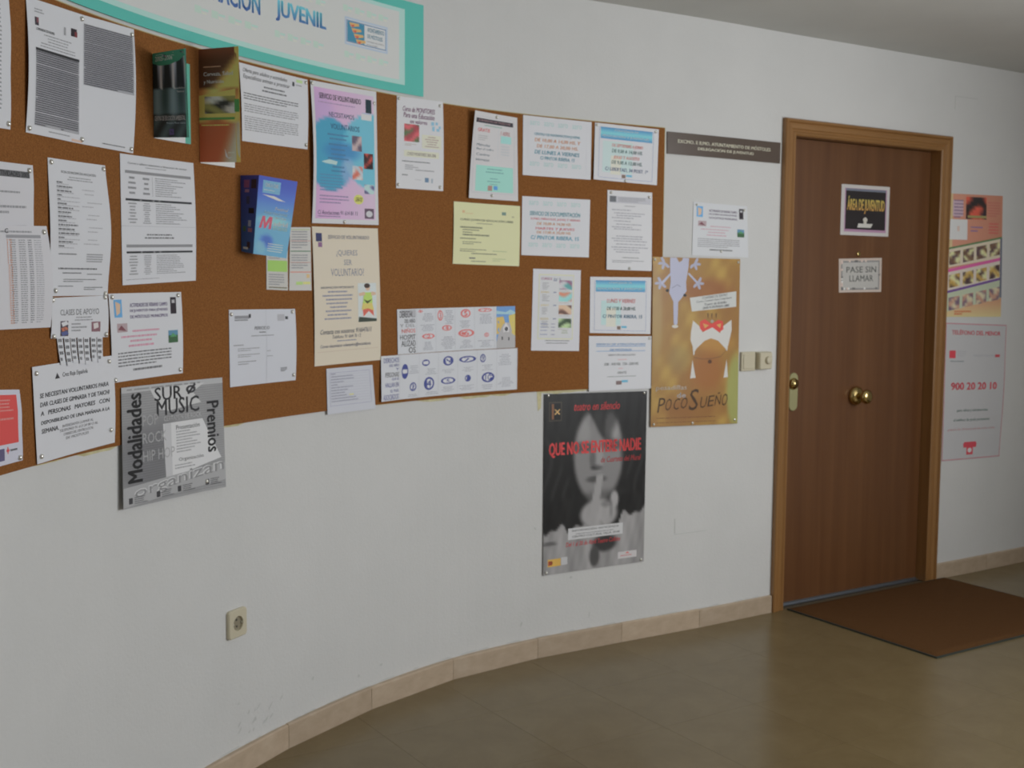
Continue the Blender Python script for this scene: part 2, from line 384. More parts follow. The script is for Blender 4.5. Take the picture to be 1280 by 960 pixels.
tack_me=None
def tack(parent,pos,n):
    global tack_me
    if tack_me is None:
        V,F=[],[]; lathe(V,F,[(.0058,0),(.0058,.0012),(.0050,.0030),(.0030,.0044),(.0008,.0050)],Vector((0,0,0)),UP,Vector((0,1,0)),12)
        tack_me=bpy.data.meshes.new('thumbtack'); tack_me.from_pydata([tuple(v) for v in V],[],F); tack_me.materials.append(M['tack']); tack_me.polygons.foreach_set('use_smooth',[True]*len(tack_me.polygons))
    o=bpy.data.objects.new('thumbtack',tack_me); COL.objects.link(o); o.parent=parent
    o.location=pos-parent.location; o.rotation_mode='QUATERNION'; o.rotation_quaternion=n.to_track_quat('Z','Y'); return o
from mathutils.geometry import tessellate_polygon
TXT={}
def text_mesh(body,bold=0.,res=2):
    key=(body,bold)
    if key not in TXT:
        cu=bpy.data.curves.new('t','FONT'); cu.body=body; cu.resolution_u=res; cu.fill_mode='FRONT'
        ob=bpy.data.objects.new('t',cu); COL.objects.link(ob)
        me=bpy.data.meshes.new_from_object(ob)
        V=[(v.co.x,v.co.y) for v in me.vertices]; F=[tuple(p.vertices) for p in me.polygons]
        bpy.data.objects.remove(ob); bpy.data.curves.remove(cu); bpy.data.meshes.remove(me)
        if bold>0:      # a heavier face: the same glyphs struck three times side by side
            n_=len(V); V=[(x+dx,y+dy) for dx,dy in ((-bold,-bold*.4),(0,bold*.4),(bold,-bold*.4)) for x,y in V]; F=[tuple(i+k*n_ for i in f) for k in range(3) for f in F]
        xs=[v[0] for v in V] or [0,1]; ys_=[v[1] for v in V] or [0,1]
        x0,x1,y0,y1=min(xs),max(xs),min(ys_),max(ys_)
        TXT[key]=([((x-x0)/(x1-x0+1e-9),(y-y0)/(y1-y0+1e-9)) for x,y in V],F)
    return TXT[key]
def quad(reg):
    if len(reg)==4 and not isinstance(reg[0],tuple):
        a,b,c,d=reg; return ((a,b),(c,b),(c,d),(a,d))
    return reg
def bil(q,x,y):
    return tuple((q[0][k]*(1-x)+q[1][k]*x)*(1-y)+(q[3][k]*(1-x)+q[2][k]*x)*y for k in (0,1))
class Layer:
    def __init__(s): s.V=[];s.F=[];s.C=[]
class Sheet:
    """one printed sheet. c: its corners TL,TR,BR,BL as (run,height) on the wall; d: distance from the wall"""
    def __init__(s,name,c,d,label,cat,paper=(200,200,203),curl=None,m='print',P=W,group=None,step=.02,thick=.0006,map3=None,k=1.95):
        s.c=c; s.d=d; s.P=P; s.k=k; s.curl=curl; s.m=m; s.parts={}; s.calls={}; s.lay=[]; s.map3=map3
        s.size=(abs(c[1][0]-c[0][0]),abs(c[0][1]-c[3][1])) if c else map3[4]
        s.org=s.at(.5,.5,-thick)
        nx=max(2,int(s.size[0]/(.012 if curl else step))); ny=max(2,int(s.size[1]/.015)) if curl else (6 if map3 else 2)
        V,F=[],[]
        for back in (0,1):
            for j in range(ny+1):
                for i in range(nx+1): V.append(s.at(i/nx,j/ny,-thick*back))
        m1=(nx+1)*(ny+1)
        for j in range(ny):
            for i in range(nx):
                k=j*(nx+1)+i; F.append((k,k+nx+1,k+nx+2,k+1)); F.append((m1+k,m1+k+1,m1+k+nx+2,m1+k+nx+1))
        edge=[i for i in range(nx+1)]+[j*(nx+1)+nx for j in range(1,ny+1)]+[ny*(nx+1)+i for i in range(nx-1,-1,-1)]+[j*(nx+1) for j in range(ny-1,0,-1)]
        for a,b in zip(edge,edge[1:]+edge[:1]): F.append((a,b,m1+b,m1+a))
        s.o=link(name,V,F,M[m],None,s.org,[hexc(*paper,s.k)]*len(V)); s.name=name
        tag(s.o,label,cat,group)
    def at(s,u,v,h=0.):
        e=s.curl(u,v) if s.curl else 0
        if s.map3:
            a,b,c,d,_=s.map3; p=(a*(1-u)+b*u)*(1-v)+(d*(1-u)+c*u)*v; n=(d-a).cross(b-a).normalized(); return p+n*(h+e)
        q=bil(s.c,u,v); return s.P(q[0],q[1],s.d+h+e)
    def L(s,part):
        if part not in s.parts: s.parts[part]=Layer()
        return s.parts[part]
    def z(s,bb):
        "each print lies one thin layer above whatever it overlaps"
        n=1
        for o_,k in s.lay:
            if k>=n and bb[0]<o_[2] and bb[2]>o_[0] and bb[1]<o_[3] and bb[3]>o_[1]: n=k+1
        s.lay.append((bb,n)); return .0002+.00011*n
    def add(s,part,pts,faces,col):
        bb=(min(q[0] for q in pts),min(q[1] for q in pts),max(q[0] for q in pts),max(q[1] for q in pts)); h=s.z(bb)
        L=s.L(part); b=len(L.V); f0=len(L.F); s.calls.setdefault(part,[]).append([bb,b,b+len(pts),f0,f0+len(faces)])
        for p in pts: L.V.append(s.at(p[0],p[1],h))
        if isinstance(col,list): L.C+=[hexc(*c,s.k) for c in col]
        elif callable(col): L.C+=[hexc(*col(*p),s.k) for p in pts]
        else: L.C+=[hexc(*col,s.k)]*len(pts)
        L.F+=[tuple(b+k for k in f) for f in faces]
    def rect(s,reg,col,part='printed_panel'):
        q=quad(reg); nx=max(1,int(abs(q[1][0]-q[0][0])*s.size[0]/.02)); ny=1
        if s.curl or callable(col): ny=max(1,int(abs(q[3][1]-q[0][1])*s.size[1]/.03))
        pts=[bil(q,i/nx,j/ny) for j in range(ny+1) for i in range(nx+1)]
        s.add(part,pts,[(j*(nx+1)+i,(j+1)*(nx+1)+i,(j+1)*(nx+1)+i+1,j*(nx+1)+i+1) for j in range(ny) for i in range(nx)],col)
    def paint(s,reg,fn,nx,ny,part='picture'):
        "fn(x,y)->rgb over the region, x right, y down, 0..1"
        q=quad(reg); pts=[];cols=[]
        for j in range(ny+1):
            for i in range(nx+1): pts.append(bil(q,i/nx,j/ny)); cols.append(fn(i/nx,j/ny))
        s.add(part,pts,[(j*(nx+1)+i,(j+1)*(nx+1)+i,(j+1)*(nx+1)+i+1,j*(nx+1)+i+1) for j in range(ny) for i in range(nx)],cols)
    def poly(s,pts,col,part='printed_panel'):
        pts=list(pts); tris=[tuple(t) for t in tessellate_polygon([[Vector((a,b,0)) for a,b in pts]])]
        for _ in range(4):          # cut long edges so that the print hugs the bent sheet
            lim=.03; out=[]; mid={}; split=False
            def el(i,j): return math.hypot((pts[i][0]-pts[j][0])*s.size[0],(pts[i][1]-pts[j][1])*s.size[1])
            def m(i,j):
                k=(min(i,j),max(i,j))
                if k not in mid: mid[k]=len(pts); pts.append(((pts[i][0]+pts[j][0])/2,(pts[i][1]+pts[j][1])/2))
                return mid[k]
            for a,b,c in tris:
                e=[el(a,b)>lim,el(b,c)>lim,el(c,a)>lim]; n_=sum(e)
                if n_==0: out.append((a,b,c)); continue
                split=True
                if n_==3: x,y,z=m(a,b),m(b,c),m(c,a); out+=[(a,x,z),(x,b,y),(z,y,c),(x,y,z)]
                else:
                    while not e[0] or (n_==2 and e[2]): a,b,c=b,c,a; e=e[1:]+e[:1]
                    x=m(a,b)
                    if n_==1: out+=[(a,x,c),(x,b,c)]
                    else: y=m(b,c); out+=[(x,b,y),(a,x,y),(a,y,c)]
            tris=out
            if not split: break
        # one winding for all
        if tris:
            a,b,c=tris[0]
        fix=[]
        for a,b,c in tris:
            ar=(pts[b][0]-pts[a][0])*(pts[c][1]-pts[a][1])-(pts[c][0]-pts[a][0])*(pts[b][1]-pts[a][1]); fix.append((a,b,c) if ar<0 else (a,c,b))
        s.add(part,pts,fix,col)
    def oval(s,u,v,ru,rv,col,part='printed_panel',n=18,ring=0):
        a=[(u+math.cos(2*math.pi*k/n)*ru,v+math.sin(2*math.pi*k/n)*rv) for k in range(n)]
        if not ring: return s.poly(a,col,part)
        b=[(u+(x-u)*ring,v+(y-v)*ring) for x,y in a]
        s.add(part,a+b,[(k,n+k,n+(k+1)%n,(k+1)%n) for k in range(n)],col)
    def frame(s,reg,t,col,part='printed_panel'):
        q=quad(reg); tu,tv=t/s.size[0],t/s.size[1]; (a,b),(c,_),(_,d),_2=q
        s.rect((a,b,c,b+tv),col,part); s.rect((a,d-tv,c,d),col,part); s.rect((a,b+tv,a+tu,d-tv),col,part); s.rect((c-tu,b+tv,c,d-tv),col,part)
    def text(s,body,reg,col,bold=.0,rot=0,shear=0,part='printed_text',z=None):
        q=quad(reg); V,F=text_mesh(body,bold*1.25); pts=[]; shear=shear*abs(q[3][1]-q[0][1])*s.size[1]/max(1e-6,abs(q[1][0]-q[0][0])*s.size[0])
        for x,y in V:
            x2=(x+shear*y)/(1+abs(shear)); yy=1-y
            if rot==90: X,Y=yy,1-x2
            elif rot==-90: X,Y=1-yy,x2
            else: X,Y=x2,yy
            pts.append(bil(q,X,Y))
        s.add(part,pts,F,col)
    def words(s,reg,n,col,align='j',fill=.9,hgt=.42,wl=.05,part='printed_text',seed=1):
        rd=random.Random(seed*77+n); q=quad(reg); pts=[];F=[]
        for i in range(n):
            y0=(i+.5-hgt/2)/n; y1=(i+.5+hgt/2)/n
            L_=fill*(1 if (align=='j' and i<n-1) else rd.uniform(.45,1)); x=0 if align in 'jl' else (1-L_)/2; end=x+L_
            while x<end-.008:
                w_=min(rd.uniform(.4,1.7)*wl,end-x); b=len(pts)
                for X,Y in ((x,y0),(x+w_,y0),(x+w_,y1),(x,y1)): pts.append(bil(q,X,Y))
                F.append((b,b+3,b+2,b+1)); x+=w_+wl*.22
        s.add(part,pts,F,col)
    def tacks(s,*uv):
        s.tk=uv
    def done(s):
        for k,L_ in s.parts.items():
            if not L_.V: continue
            # printed marks that lie apart become parts of their own; crowds of tiny ones stay one part of kind stuff
            gs=[]
            if k not in ('printed_text','embossed_border'):
                for c in s.calls[k]:
                    bb=list(c[0]); mem=[c]; hit=True
                    while hit:
                        hit=False
                        for g_ in gs:
                            o_=g_[0]
                            if bb[0]<=o_[2]+.003 and bb[2]>=o_[0]-.003 and bb[1]<=o_[3]+.003 and bb[3]>=o_[1]-.003:
                                bb=[min(bb[0],o_[0]),min(bb[1],o_[1]),max(bb[2],o_[2]),max(bb[3],o_[3])]; mem=g_[1]+mem; gs.remove(g_); hit=True; break
                    gs.append((bb,mem))
            if 1<=len(gs)<=22:
                for bb,mem in gs:
                    V,F,C_=[],[],[]
                    for _,a,b,f0,f1 in mem:
                        dlt=len(V)-a; V+=L_.V[a:b]; C_+=L_.C[a:b]; F+=[tuple(i+dlt for i in f) for f in L_.F[f0:f1]]
                    link(k,V,F,M[s.m],s.o,s.org,C_)
            else:
                tag(link(k,L_.V,L_.F,M[s.m],s.o,s.org,L_.C),kind='stuff')
        for u,v in getattr(s,'tk',()):
            p=s.at(u,v,.0008); a=s.at(min(u+.02,1),v)-s.at(max(u-.02,0),v); b=s.at(u,max(v-.02,0))-s.at(u,min(v+.02,1)); n=a.cross(b).normalized()
            tack(s.o,p,n)
        return s.o
def smooth(x): x=min(1,max(0,x)); return x*x*(3-2*x)
def blobf(x,y,cx,cy,rx,ry,soft=.35):
    r=math.hypot((x-cx)/rx,(y-cy)/ry); return smooth((1-r)/soft+.5)
def mixc(a,b,t): return tuple(a[k]*(1-t)+b[k]*t for k in range(3))
def wav(x,y,k=1): return math.sin(x*9.1*k+y*5.3)*.5+math.sin(x*23*k-y*17+1.3)*.3+math.sin(x*41*k+y*37+.4)*.2
def photo(cols,k=1.,seed=0):
    rd=random.Random(seed); ph=[rd.uniform(0,6) for _ in range(4)]
    k*=.62
    def f(x,y):
        t=.5+.5*math.sin(x*7*k+ph[0]+2*math.sin(y*6*k+ph[1])); t2=.5+.5*math.sin(y*8*k+ph[2]+2*math.sin(x*5*k+ph[3]))
        return mixc(mixc(cols[0],cols[1],smooth(t*1.4-.2)),cols[2],smooth(t2*1.6-.6))
    return f
TXC=(92,92,96); MID=(125,125,130); DK=(48,48,54)
WHT=(174,175,181); WH2=(172,171,176)
wave=lambda a,k=1.3,ph=0: (lambda u,v: a*math.sin(math.pi*min(1,max(0,v)))*(.35+.65*u)*(.7+.3*math.sin(k*6*v+ph)))
bulge=lambda a: (lambda u,v: a*math.sin(math.pi*v)*abs(2*u-1)**1.5)
# corners of every sheet on the wall, top left, top right, bottom right, bottom left: (run along the wall, height) in metres
C={
 'edge_notice':[(5.387, 1.979), (5.578, 2.004), (5.571, 1.728), (5.382, 1.719)],
 'two_page':[(5.643, 2.014), (6.055, 2.03), (6.043, 1.73), (5.629, 1.73)],
 'right_circular':[(6.483, 2.025), (6.785, 2.023), (6.783, 1.817), (6.493, 1.811)],
 'pink':[(6.795, 2.024), (7.101, 2.031), (7.111, 1.606), (6.799, 1.598)],
 'curso':[(7.201, 2.032), (7.417, 2.037), (7.419, 1.735), (7.197, 1.731)],
 'tilted':[(7.546, 2.02), (7.757, 2.016), (7.764, 1.718), (7.532, 1.718)],
 'centro':[(7.784, 2.029), (8.095, 2.028), (8.094, 1.813), (7.784, 1.814)],
 'juventud_hours':[(8.111, 2.028), (8.414, 2.024), (8.409, 1.808), (8.102, 1.815)],
 'yellow':[(7.469, 1.703), (7.773, 1.701), (7.771, 1.483), (7.465, 1.487)],
 'documentacion':[(7.783, 1.738), (8.093, 1.738), (8.09, 1.521), (7.781, 1.524)],
 'grey_text':[(8.173, 1.779), (8.387, 1.778), (8.391, 1.473), (8.171, 1.476)],
 'menu':[(7.836, 1.475), (8.054, 1.472), (8.05, 1.166), (7.829, 1.173)],
 'bluebox':[(8.098, 1.448), (8.39, 1.448), (8.39, 1.225), (8.099, 1.234)],
 'bluelines':[(8.095, 1.222), (8.395, 1.217), (8.396, 0.994), (8.098, 1.0)],
 'left_upper':[(5.445, 1.656), (5.652, 1.663), (5.647, 1.511), (5.436, 1.501)],
 'orange_list':[(5.464, 1.528), (5.689, 1.536), (5.695, 1.316), (5.47, 1.318)],
 'form':[(5.71, 1.686), (5.932, 1.69), (5.931, 1.384), (5.707, 1.384)],
 'table':[(5.991, 1.725), (6.285, 1.73), (6.288, 1.421), (5.991, 1.408)],
 'clases':[(5.704, 1.38), (5.927, 1.384), (5.926, 1.285), (5.702, 1.291)],
 'strips':[(5.724, 1.294), (5.908, 1.286), (5.903, 1.227), (5.731, 1.231)],
 'logosnotice':[(5.934, 1.388), (6.226, 1.391), (6.228, 1.178), (5.941, 1.173)],
 'volunteers':[(5.626, 1.233), (5.941, 1.24), (5.944, 1.029), (5.636, 1.021)],
 'red':[(5.392, 1.204), (5.578, 1.189), (5.583, 1.038), (5.4, 1.038)],
 'sur':[(5.975, 1.159), (6.393, 1.155), (6.397, 0.849), (5.967, 0.86)],
 'coupon_left':[(6.594, 1.574), (6.69, 1.576), (6.689, 1.394), (6.593, 1.397)],
 'coupon_right':[(6.701, 1.581), (6.794, 1.585), (6.797, 1.394), (6.695, 1.394)],
 'certificate':[(6.427, 1.341), (6.721, 1.339), (6.721, 1.125), (6.428, 1.125)],
 'beige':[(6.801, 1.588), (7.109, 1.595), (7.122, 1.166), (6.809, 1.161)],
 'lined':[(6.863, 1.151), (7.081, 1.152), (7.096, 1.007), (6.867, 1.007)],
 'strip_up':[(7.2, 1.331), (7.753, 1.338), (7.755, 1.186), (7.204, 1.18)],
 'strip_low':[(7.121, 1.178), (7.765, 1.184), (7.764, 1.032), (7.117, 1.028)],
 'film':[(7.894, 1.007), (8.383, 0.999), (8.378, 0.313), (7.896, 0.314)],
 'brown_sign':[(8.459, 2.02), (9.082, 2.02), (9.081, 1.933), (8.461, 1.934)],
 'wall_info':[(8.601, 1.752), (8.897, 1.746), (8.911, 1.535), (8.599, 1.539)],
 'poco':[(8.395, 1.529), (8.857, 1.528), (8.864, 0.843), (8.399, 0.855)],
 'expo':[(10.192, 1.862), (10.618, 1.869), (10.644, 1.274), (10.21, 1.277)],
 'tel':[(10.217, 1.251), (10.696, 1.234), (10.681, 0.568), (10.225, 0.577)],
 'area':[(9.517, 1.874), (9.838, 1.876), (9.838, 1.649), (9.517, 1.649)],
 'pase':[(9.513, 1.542), (9.799, 1.551), (9.802, 1.395), (9.52, 1.391)],
}
BD=.0078     # rests on the cork;  WD on the bare wall
WD=.0012
# ---- banner above the board
bs0,bs1,bz0,bz1=5.30,7.326,2.043,2.3435
TEAL=(44,160,148); PALE=(140,186,174)
b=Sheet('banner',[(bs0,bz1),(bs1,bz1),(bs1,bz0),(bs0,bz0)],.0075,'long white and teal banner with blue lettering above the cork board','banner',TEAL)
bu=lambda s:(s-bs0)/(bs1-bs0); bv=lambda z:(bz1-z)/(bz1-bz0)
b.rect((bu(5.38),bv(2.315),bu(7.238),bv(2.070)),PALE)
b.rect((bu(5.40),bv(2.303),bu(7.212),bv(2.084)),(172,174,172))
def grad(top,bot,v0,v1): return lambda u,v: mixc(top,bot,smooth((v-v0)/(v1-v0)))
z0,z1=2.170,2.232
gr=grad((70,170,185),(45,85,150),bv(z1),bv(z0))
b.text('JUVENIL',(bu(6.645),bv(z1),bu(6.872),bv(z0)),gr,.036)
b.text('INFORMACIÓN',(bu(6.215),bv(z1+.012),bu(6.578),bv(z0)),gr,.03)
b.text('CENTRO DE',(bu(5.85),bv(z1),bu(6.17),bv(z0)),gr,.03)
for s0,s1,zc in ((6.64,6.87,2.133),(6.66,6.88,2.262),(6.30,6.58,2.133),(5.9,6.2,2.133),(6.95,7.17,2.268),(6.955,7.17,2.128),(6.3,6.58,2.275),(5.5,5.8,2.133)):
    n=4
    for k in range(n):
        a=s0+(s1-s0)*k/n; w_=(s1-s0)/n
        b.rect((bu(a),bv(zc+.010),bu(a+w_*.38),bv(zc-.009)),(158,180,168)); b.rect((bu(a+w_*.42),bv(zc+.006),bu(a+w_*.8),bv(zc)),(150,182,172)); b.rect((bu(a+w_*.42),bv(zc-.004),bu(a+w_*.7),bv(zc-.008)),(176,182,168))
lq=(bu(6.957),bv(2.243),bu(7.157),bv(2.158))
b.rect(lq,(150,165,185),'town_hall_logo'); a_,b_,c_,d_=lq
b.rect((a_+.004,b_+.02,c_-.004,d_-.02),(176,178,180),'town_hall_logo'); b.frame((a_+.004,b_+.03,c_-.004,d_-.03),.0025,(50,105,150),'town_hall_logo')
b.rect((a_+.006,b_+.04,a_+.045,d_-.04),(35,120,150),'town_hall_logo')
zg=[(a_+.014,b_+.06),(a_+.030,b_+.07),(a_+.020,b_+.16),(a_+.034,b_+.14),(a_+.024,d_-.145),(a_+.038,d_-.15),(a_+.030,d_-.05),(a_+.022,d_-.06),(a_+.019,d_-.13),(a_+.016,b_+.16),(a_+.010,b_+.09)]
for k in range(4):
    y=b_+.045+k*.052; x=a_+.010+k*.005
    b.poly([(x,y+.006),(x+.022,y+.0),(x+.023,y+.024),(x+.004,y+.05)],(230,140,60),'town_hall_logo'); b.poly([(x+.002,y+.03),(x+.012,y+.02),(x+.010,y+.05)],(200,60,45),'town_hall_logo')
b.text('AYUNTAMIENTO',(a_+.052,b_+.055,c_-.008,b_+.10),(35,115,140),.02,part='town_hall_logo'); b.text('DE MÓSTOLES',(a_+.052,b_+.115,c_-.012,b_+.165),(35,115,140),.02,part='town_hall_logo')
b.text('CONCEJALÍA DE JUVENTUD',(a_+.050,b_+.19,c_-.008,b_+.212),TXC,0,part='town_hall_logo'); b.text('ÁREA JOVEN',(a_+.050,b_+.223,a_+.075,b_+.243),TXC,0,part='town_hall_logo')
b.done()
def sh(name,key,label,cat='notice',d=BD,**k): return Sheet(name,C[key],d,label,cat,**k)
G1='paper notices pinned to the cork board'
# ---- left cluster
t=sh('notice','edge_notice','white notice cut by the left picture edge at the top of the board',paper=WHT,group=G1,curl=wave(.006))
t.words((.1,.08,.9,.9),26,MID,seed=2); t.tacks((.95,.96),(.93,.03)); t.done()
t=sh('double_notice','two_page','wide white double-page notice with dark shaded text tables, top left of board',paper=WHT,group=G1,curl=lambda u,v:.007*math.sin(math.pi*v)*abs(2*u-1)**2+.002*math.sin(math.pi*2*u)**2)
t.rect((.07,.13,.105,.19),(50,45,55),'crest'); t.rect((.085,.13,.105,.17),(110,60,70),'crest'); t.rect((.34,.14,.36,.20),(130,130,135),'crest'); t.rect((.41,.13,.465,.19),(40,30,38),'crest'); t.rect((.445,.15,.47,.19),(110,40,45),'crest')
t.text('COMUNIDAD DE MADRID',(.08,.205,.25,.225),DK,.01); t.words((.07,.06,.22,.10),2,MID,'l'); t.words((.09,.235,.48,.345),5,MID,'c',hgt=.35,seed=5)
for (a,b0,c,e,n) in ((.07,.375,.49,.93,34),(.53,.065,.985,.535,30)):
    t.rect((a,b0,c,e),(143,143,149))
    t.words((a+.005,b0,c-.005,e),n,(62,62,68),'j',fill=.99,hgt=.45,wl=3,seed=n)
    for k in range(n+1):
        y=b0+(e-b0)*k/n; t.rect((a,y-.0009,c,y+.0009),(84,84,90))
for y in (.47,.58,.72,.83): t.rect((.07,y,.49,y+.006),(165,165,170))
for y in (.2,.27,.4): t.rect((.53,y,.985,y+.005),(160,160,166))
t.rect((.07,.355,.49,.375),(38,38,42)); t.words((.2,.95,.45,.97),1,MID); t.words((.7,.955,.97,.975),1,TXC); t.rect((.42,.975,.52,.993),(200,150,130))
t.tacks((.51,.035),(.975,.05),(.025,.965),(.515,.965),(.975,.97)); t.done()
t=sh('circular','right_circular','white landscape circular with grey paragraphs, right of the orange brochure',paper=WHT,group=G1,curl=bulge(.003))
t.text('Oferta para adultos y actividades',(.04,.05,.70,.12),TXC,.01,shear=.3); t.text('Especialistas animan a practicar',(.04,.13,.74,.20),TXC,.01,shear=.3)
t.rect((.83,.035,.92,.075),(150,200,110),'logo'); t.rect((.77,.08,.80,.14),DK,'logo'); t.words((.82,.10,.93,.13),1,MID)
t.words((.18,.22,.82,.32),2,TXC,'c'); t.words((.04,.36,.94,.46),3,TXC,seed=3); t.words((.04,.50,.94,.62),4,MID,seed=4); t.words((.04,.66,.94,.86),7,MID,seed=8)
t.tacks((.97,.05),(.97,.94)); t.done()
t=sh('list_sheet','left_upper','white sheet with a dark heading bar, left picture edge above the orange-numbered list',paper=WH2,group=G1,curl=wave(.003),d=BD)
t.rect((.2,.10,.93,.19),(90,90,94)); t.text('ACTIVIDADES 2005',(.3,.11,.92,.18),(35,35,38),.02); t.words((.1,.36,.9,.42),1,MID,'l'); t.words((.1,.55,.95,.70),2,MID); t.words((.1,.82,.95,.95),2,MID,seed=9); t.tacks((.92,.08)); t.done()
t=sh('price_list','orange_list','white table sheet with a column of orange figures, left picture edge',paper=WH2,group=G1,curl=lambda u,v:.010*math.sin(math.pi*v)*u**2,d=BD+.006)
t.words((.05,.04,.8,.08),1,MID,'r'); t.rect((.3,.09,.87,.12),(128,128,134)); t.text('C',(.28,.03,.34,.075),DK,.02); t.words((.36,.13,.46,.95),38,MID,'j',hgt=.5,wl=.3)
for k in range(34):
    y=.13+k*.0243; t.text('%d'%(k+10),(.31,y,.385,y+.017),(226,120,80),.01)
t.words((.50,.13,.62,.95),38,MID,'j',hgt=.45,wl=.3,seed=2); t.words((.65,.13,.72,.95),38,(105,105,112),'j',hgt=.45,wl=.4,seed=3); t.words((.75,.13,.88,.95),38,(140,140,146),'j',hgt=.4,wl=.3,seed=4)
t.tacks((.93,.06)); t.done()
t=sh('form','form','tall white form of short typed entries, bulging on its right side, above the fringed flyer',paper=WHT,group=G1,curl=lambda u,v:.013*math.sin(math.pi*min(1,max(0,v)))**1.5*(.25+.75*u))
t.text('FICHA DE INSCRIPCIÓN ASOCIACIÓN',(.22,.075,.82,.098),TXC,.01); t.words((.15,.115,.92,.15),2,MID,'c')
rd=random.Random(3)
for k in range(16):
    y=.16+k*.031; t.words((.13,y,.13+rd.uniform(.12,.5),y+.014),1,TXC,hgt=.8,seed=k,wl=.12)
    t.words((.13,y+.014,.55,y+.025),1,(150,150,155),hgt=.7,seed=k+30,wl=.08)
    if k%3: t.words((.5+rd.uniform(0,.15),y+.012,.92,y+.022),1,(145,145,150),hgt=.7,seed=k+60,wl=.08)
t.words((.13,.68,.5,.70),1,TXC); t.words((.6,.68,.9,.75),4,MID,hgt=.5); t.words((.13,.79,.94,.805),1,TXC,hgt=.8); t.words((.2,.82,.6,.84),1,TXC); t.words((.62,.83,.94,.845),1,TXC); t.words((.22,.87,.85,.90),2,TXC); t.words((.13,.92,.45,.935),1,TXC); t.words((.58,.93,.94,.96),2,TXC)
t.tacks((.05,.03),(.96,.03),(.95,.985),(.08,.96)); t.done()
t=sh('timetable','table','square white timetable with two black heading bars, left of the blue brochure',paper=WHT,group=G1,curl=lambda u,v:.004*math.sin(math.pi*v)*u+.006*max(0,1-abs(v-.52)*8)*0)
t.text('Cursos y talleres intensivos e itinerarios de verano',(.1,.055,.9,.075),TXC,.01); t.words((.3,.08,.65,.095),1,MID,'c')
for y0 in (.12,.69):
    t.rect((.06,y0,.95,y0+.022),(118,118,122)); 
for x0,x1,al in ((.08,.22,'c'),(.28,.40,'c'),(.46,.94,'l')):
    t.words((x0,.155,x1,.31),9 if x0>.4 else 4,MID,al,seed=int(x0*10)); t.words((x0,.36,x1,.53),10 if x0>.2 else 7,MID,al,seed=int(x0*20)); t.words((x0,.77,x1,.93),11 if x0>.2 else 7,MID,al,seed=int(x0*30))
t.rect((.42,.155,.425,.31),(140,140,144)); t.rect((.06,.335,.95,.352),(40,42,46)); t.rect((.06,.742,.95,.758),(38,40,44))
for x in (.25,.42,.5): t.rect((x,.337,x+.02,.350),(120,120,124)); t.rect((x,.744,x+.02,.756),(120,120,124))
t.words((.15,.60,.85,.65),2,TXC,'c'); t.rect((0,.545,1,.548),(150,150,156)); t.words((.05,.955,.6,.965),1,MID); t.done()
t=sh('tutoring_flyer','clases','small white tutoring flyer with fringed tear-off strips, above the volunteers notice',paper=WHT,group=G1,curl=bulge(.003),d=BD+.0015)
t.text('CLASES DE APOYO',(.16,.30,.84,.44),(80,80,84),0); t.words((.3,.47,.85,.60),2,MID,'c')
t.rect((.16,.58,.30,.95),(70,60,70),'book_drawing'); t.poly([(.17,.62),(.27,.58),(.31,.66),(.2,.72)],(176,176,180),'book_drawing'); t.poly([(.17,.76),(.26,.72),(.31,.78),(.2,.84)],(165,90,60),'book_drawing'); t.poly([(.17,.86),(.27,.82),(.31,.90),(.2,.95)],(70,80,130),'book_drawing')
t.rect((.71,.62,.86,.86),(120,80,90),'small_picture'); t.poly([(.74,.66),(.82,.64),(.83,.76),(.75,.8)],(178,170,170),'small_picture'); t.words((.36,.62,.66,.86),3,MID,'l')
t.tacks((.03,.05),(.95,.04),(.96,.93),(.04,.95)); tf_=t.done()
# the tear-off strips: separate tabs of the same flyer
cs=C['strips']
for k in range(7):
    a,b=k/7+.012,(k+1)/7-.012
    c4=[bil(cs,a,0),bil(cs,b,0),bil(cs,b,1+.06*math.sin(k*2.1)),bil(cs,a,1+.06*math.sin(k*2.1))]
    ss_=Sheet('tear_off_strip',c4,BD+.0012+.001*(k%2),None,None,paper=WHT,curl=lambda u,v:.004*v*v)
    ss_.words((.12,.02,.88,.92),4,TXC,'j',hgt=.5,wl=.3,seed=k); 
    o=ss_.done(); loc=o.location.copy(); o.parent=tf_; o.location=loc-tf_.location
    for ch in list(o.children):          # print stays one level below the flyer's strip
        pass
t=sh('logos_notice','logosnotice','white notice with purple heading, two logos and a green photo, above the grey leaflet',paper=WHT,group=G1,curl=bulge(.003))
def joven(t,uv=1):
    t.rect((.06,.07,.17,.27),(70,140,190),'logo'); t.poly([(.08,.09),(.15,.12),(.14,.22),(.09,.25)],(200,150,120),'logo'); t.rect((.84,.06,.92,.26),(38,30,40),'logo'); t.rect((.86,.09,.90,.13),(150,150,155),'logo')
    for i,s_ in enumerate(('ACTIVIDADES DE VERANO CAMPO','DE JUVENTUD PARA JÓVENES','DE MÓSTOLES MUNICIPIOS')): t.text(s_,(.28,.115+i*.065,.80,.160+i*.065),(82,62,112) if uv else (100,80,110),.02)
    t.rect((.09,.34,.235,.44),(150,130,135),'small_picture'); t.poly([(.10,.41),(.15,.36),(.22,.43)],(110,60,70),'small_picture')
    t.rect((.80,.46,.93,.61),(70,120,150),'small_picture'); t.rect((.80,.52,.93,.61),(45,85,50),'small_picture'); t.poly([(.82,.54),(.86,.49),(.92,.54)],(60,130,80),'small_picture')
    c=(178,120,140) if uv else (170,140,150)
    t.words((.26,.41,.72,.46),1,c,'c'); t.words((.14,.47,.76,.52),1,c,'j'); t.words((.12,.52,.72,.63),2,c,'c',fill=.95)
    t.words((.09,.66,.92,.84),5,TXC if uv else MID,'j',hgt=.42); t.words((.25,.85,.75,.91),1,TXC,'c')
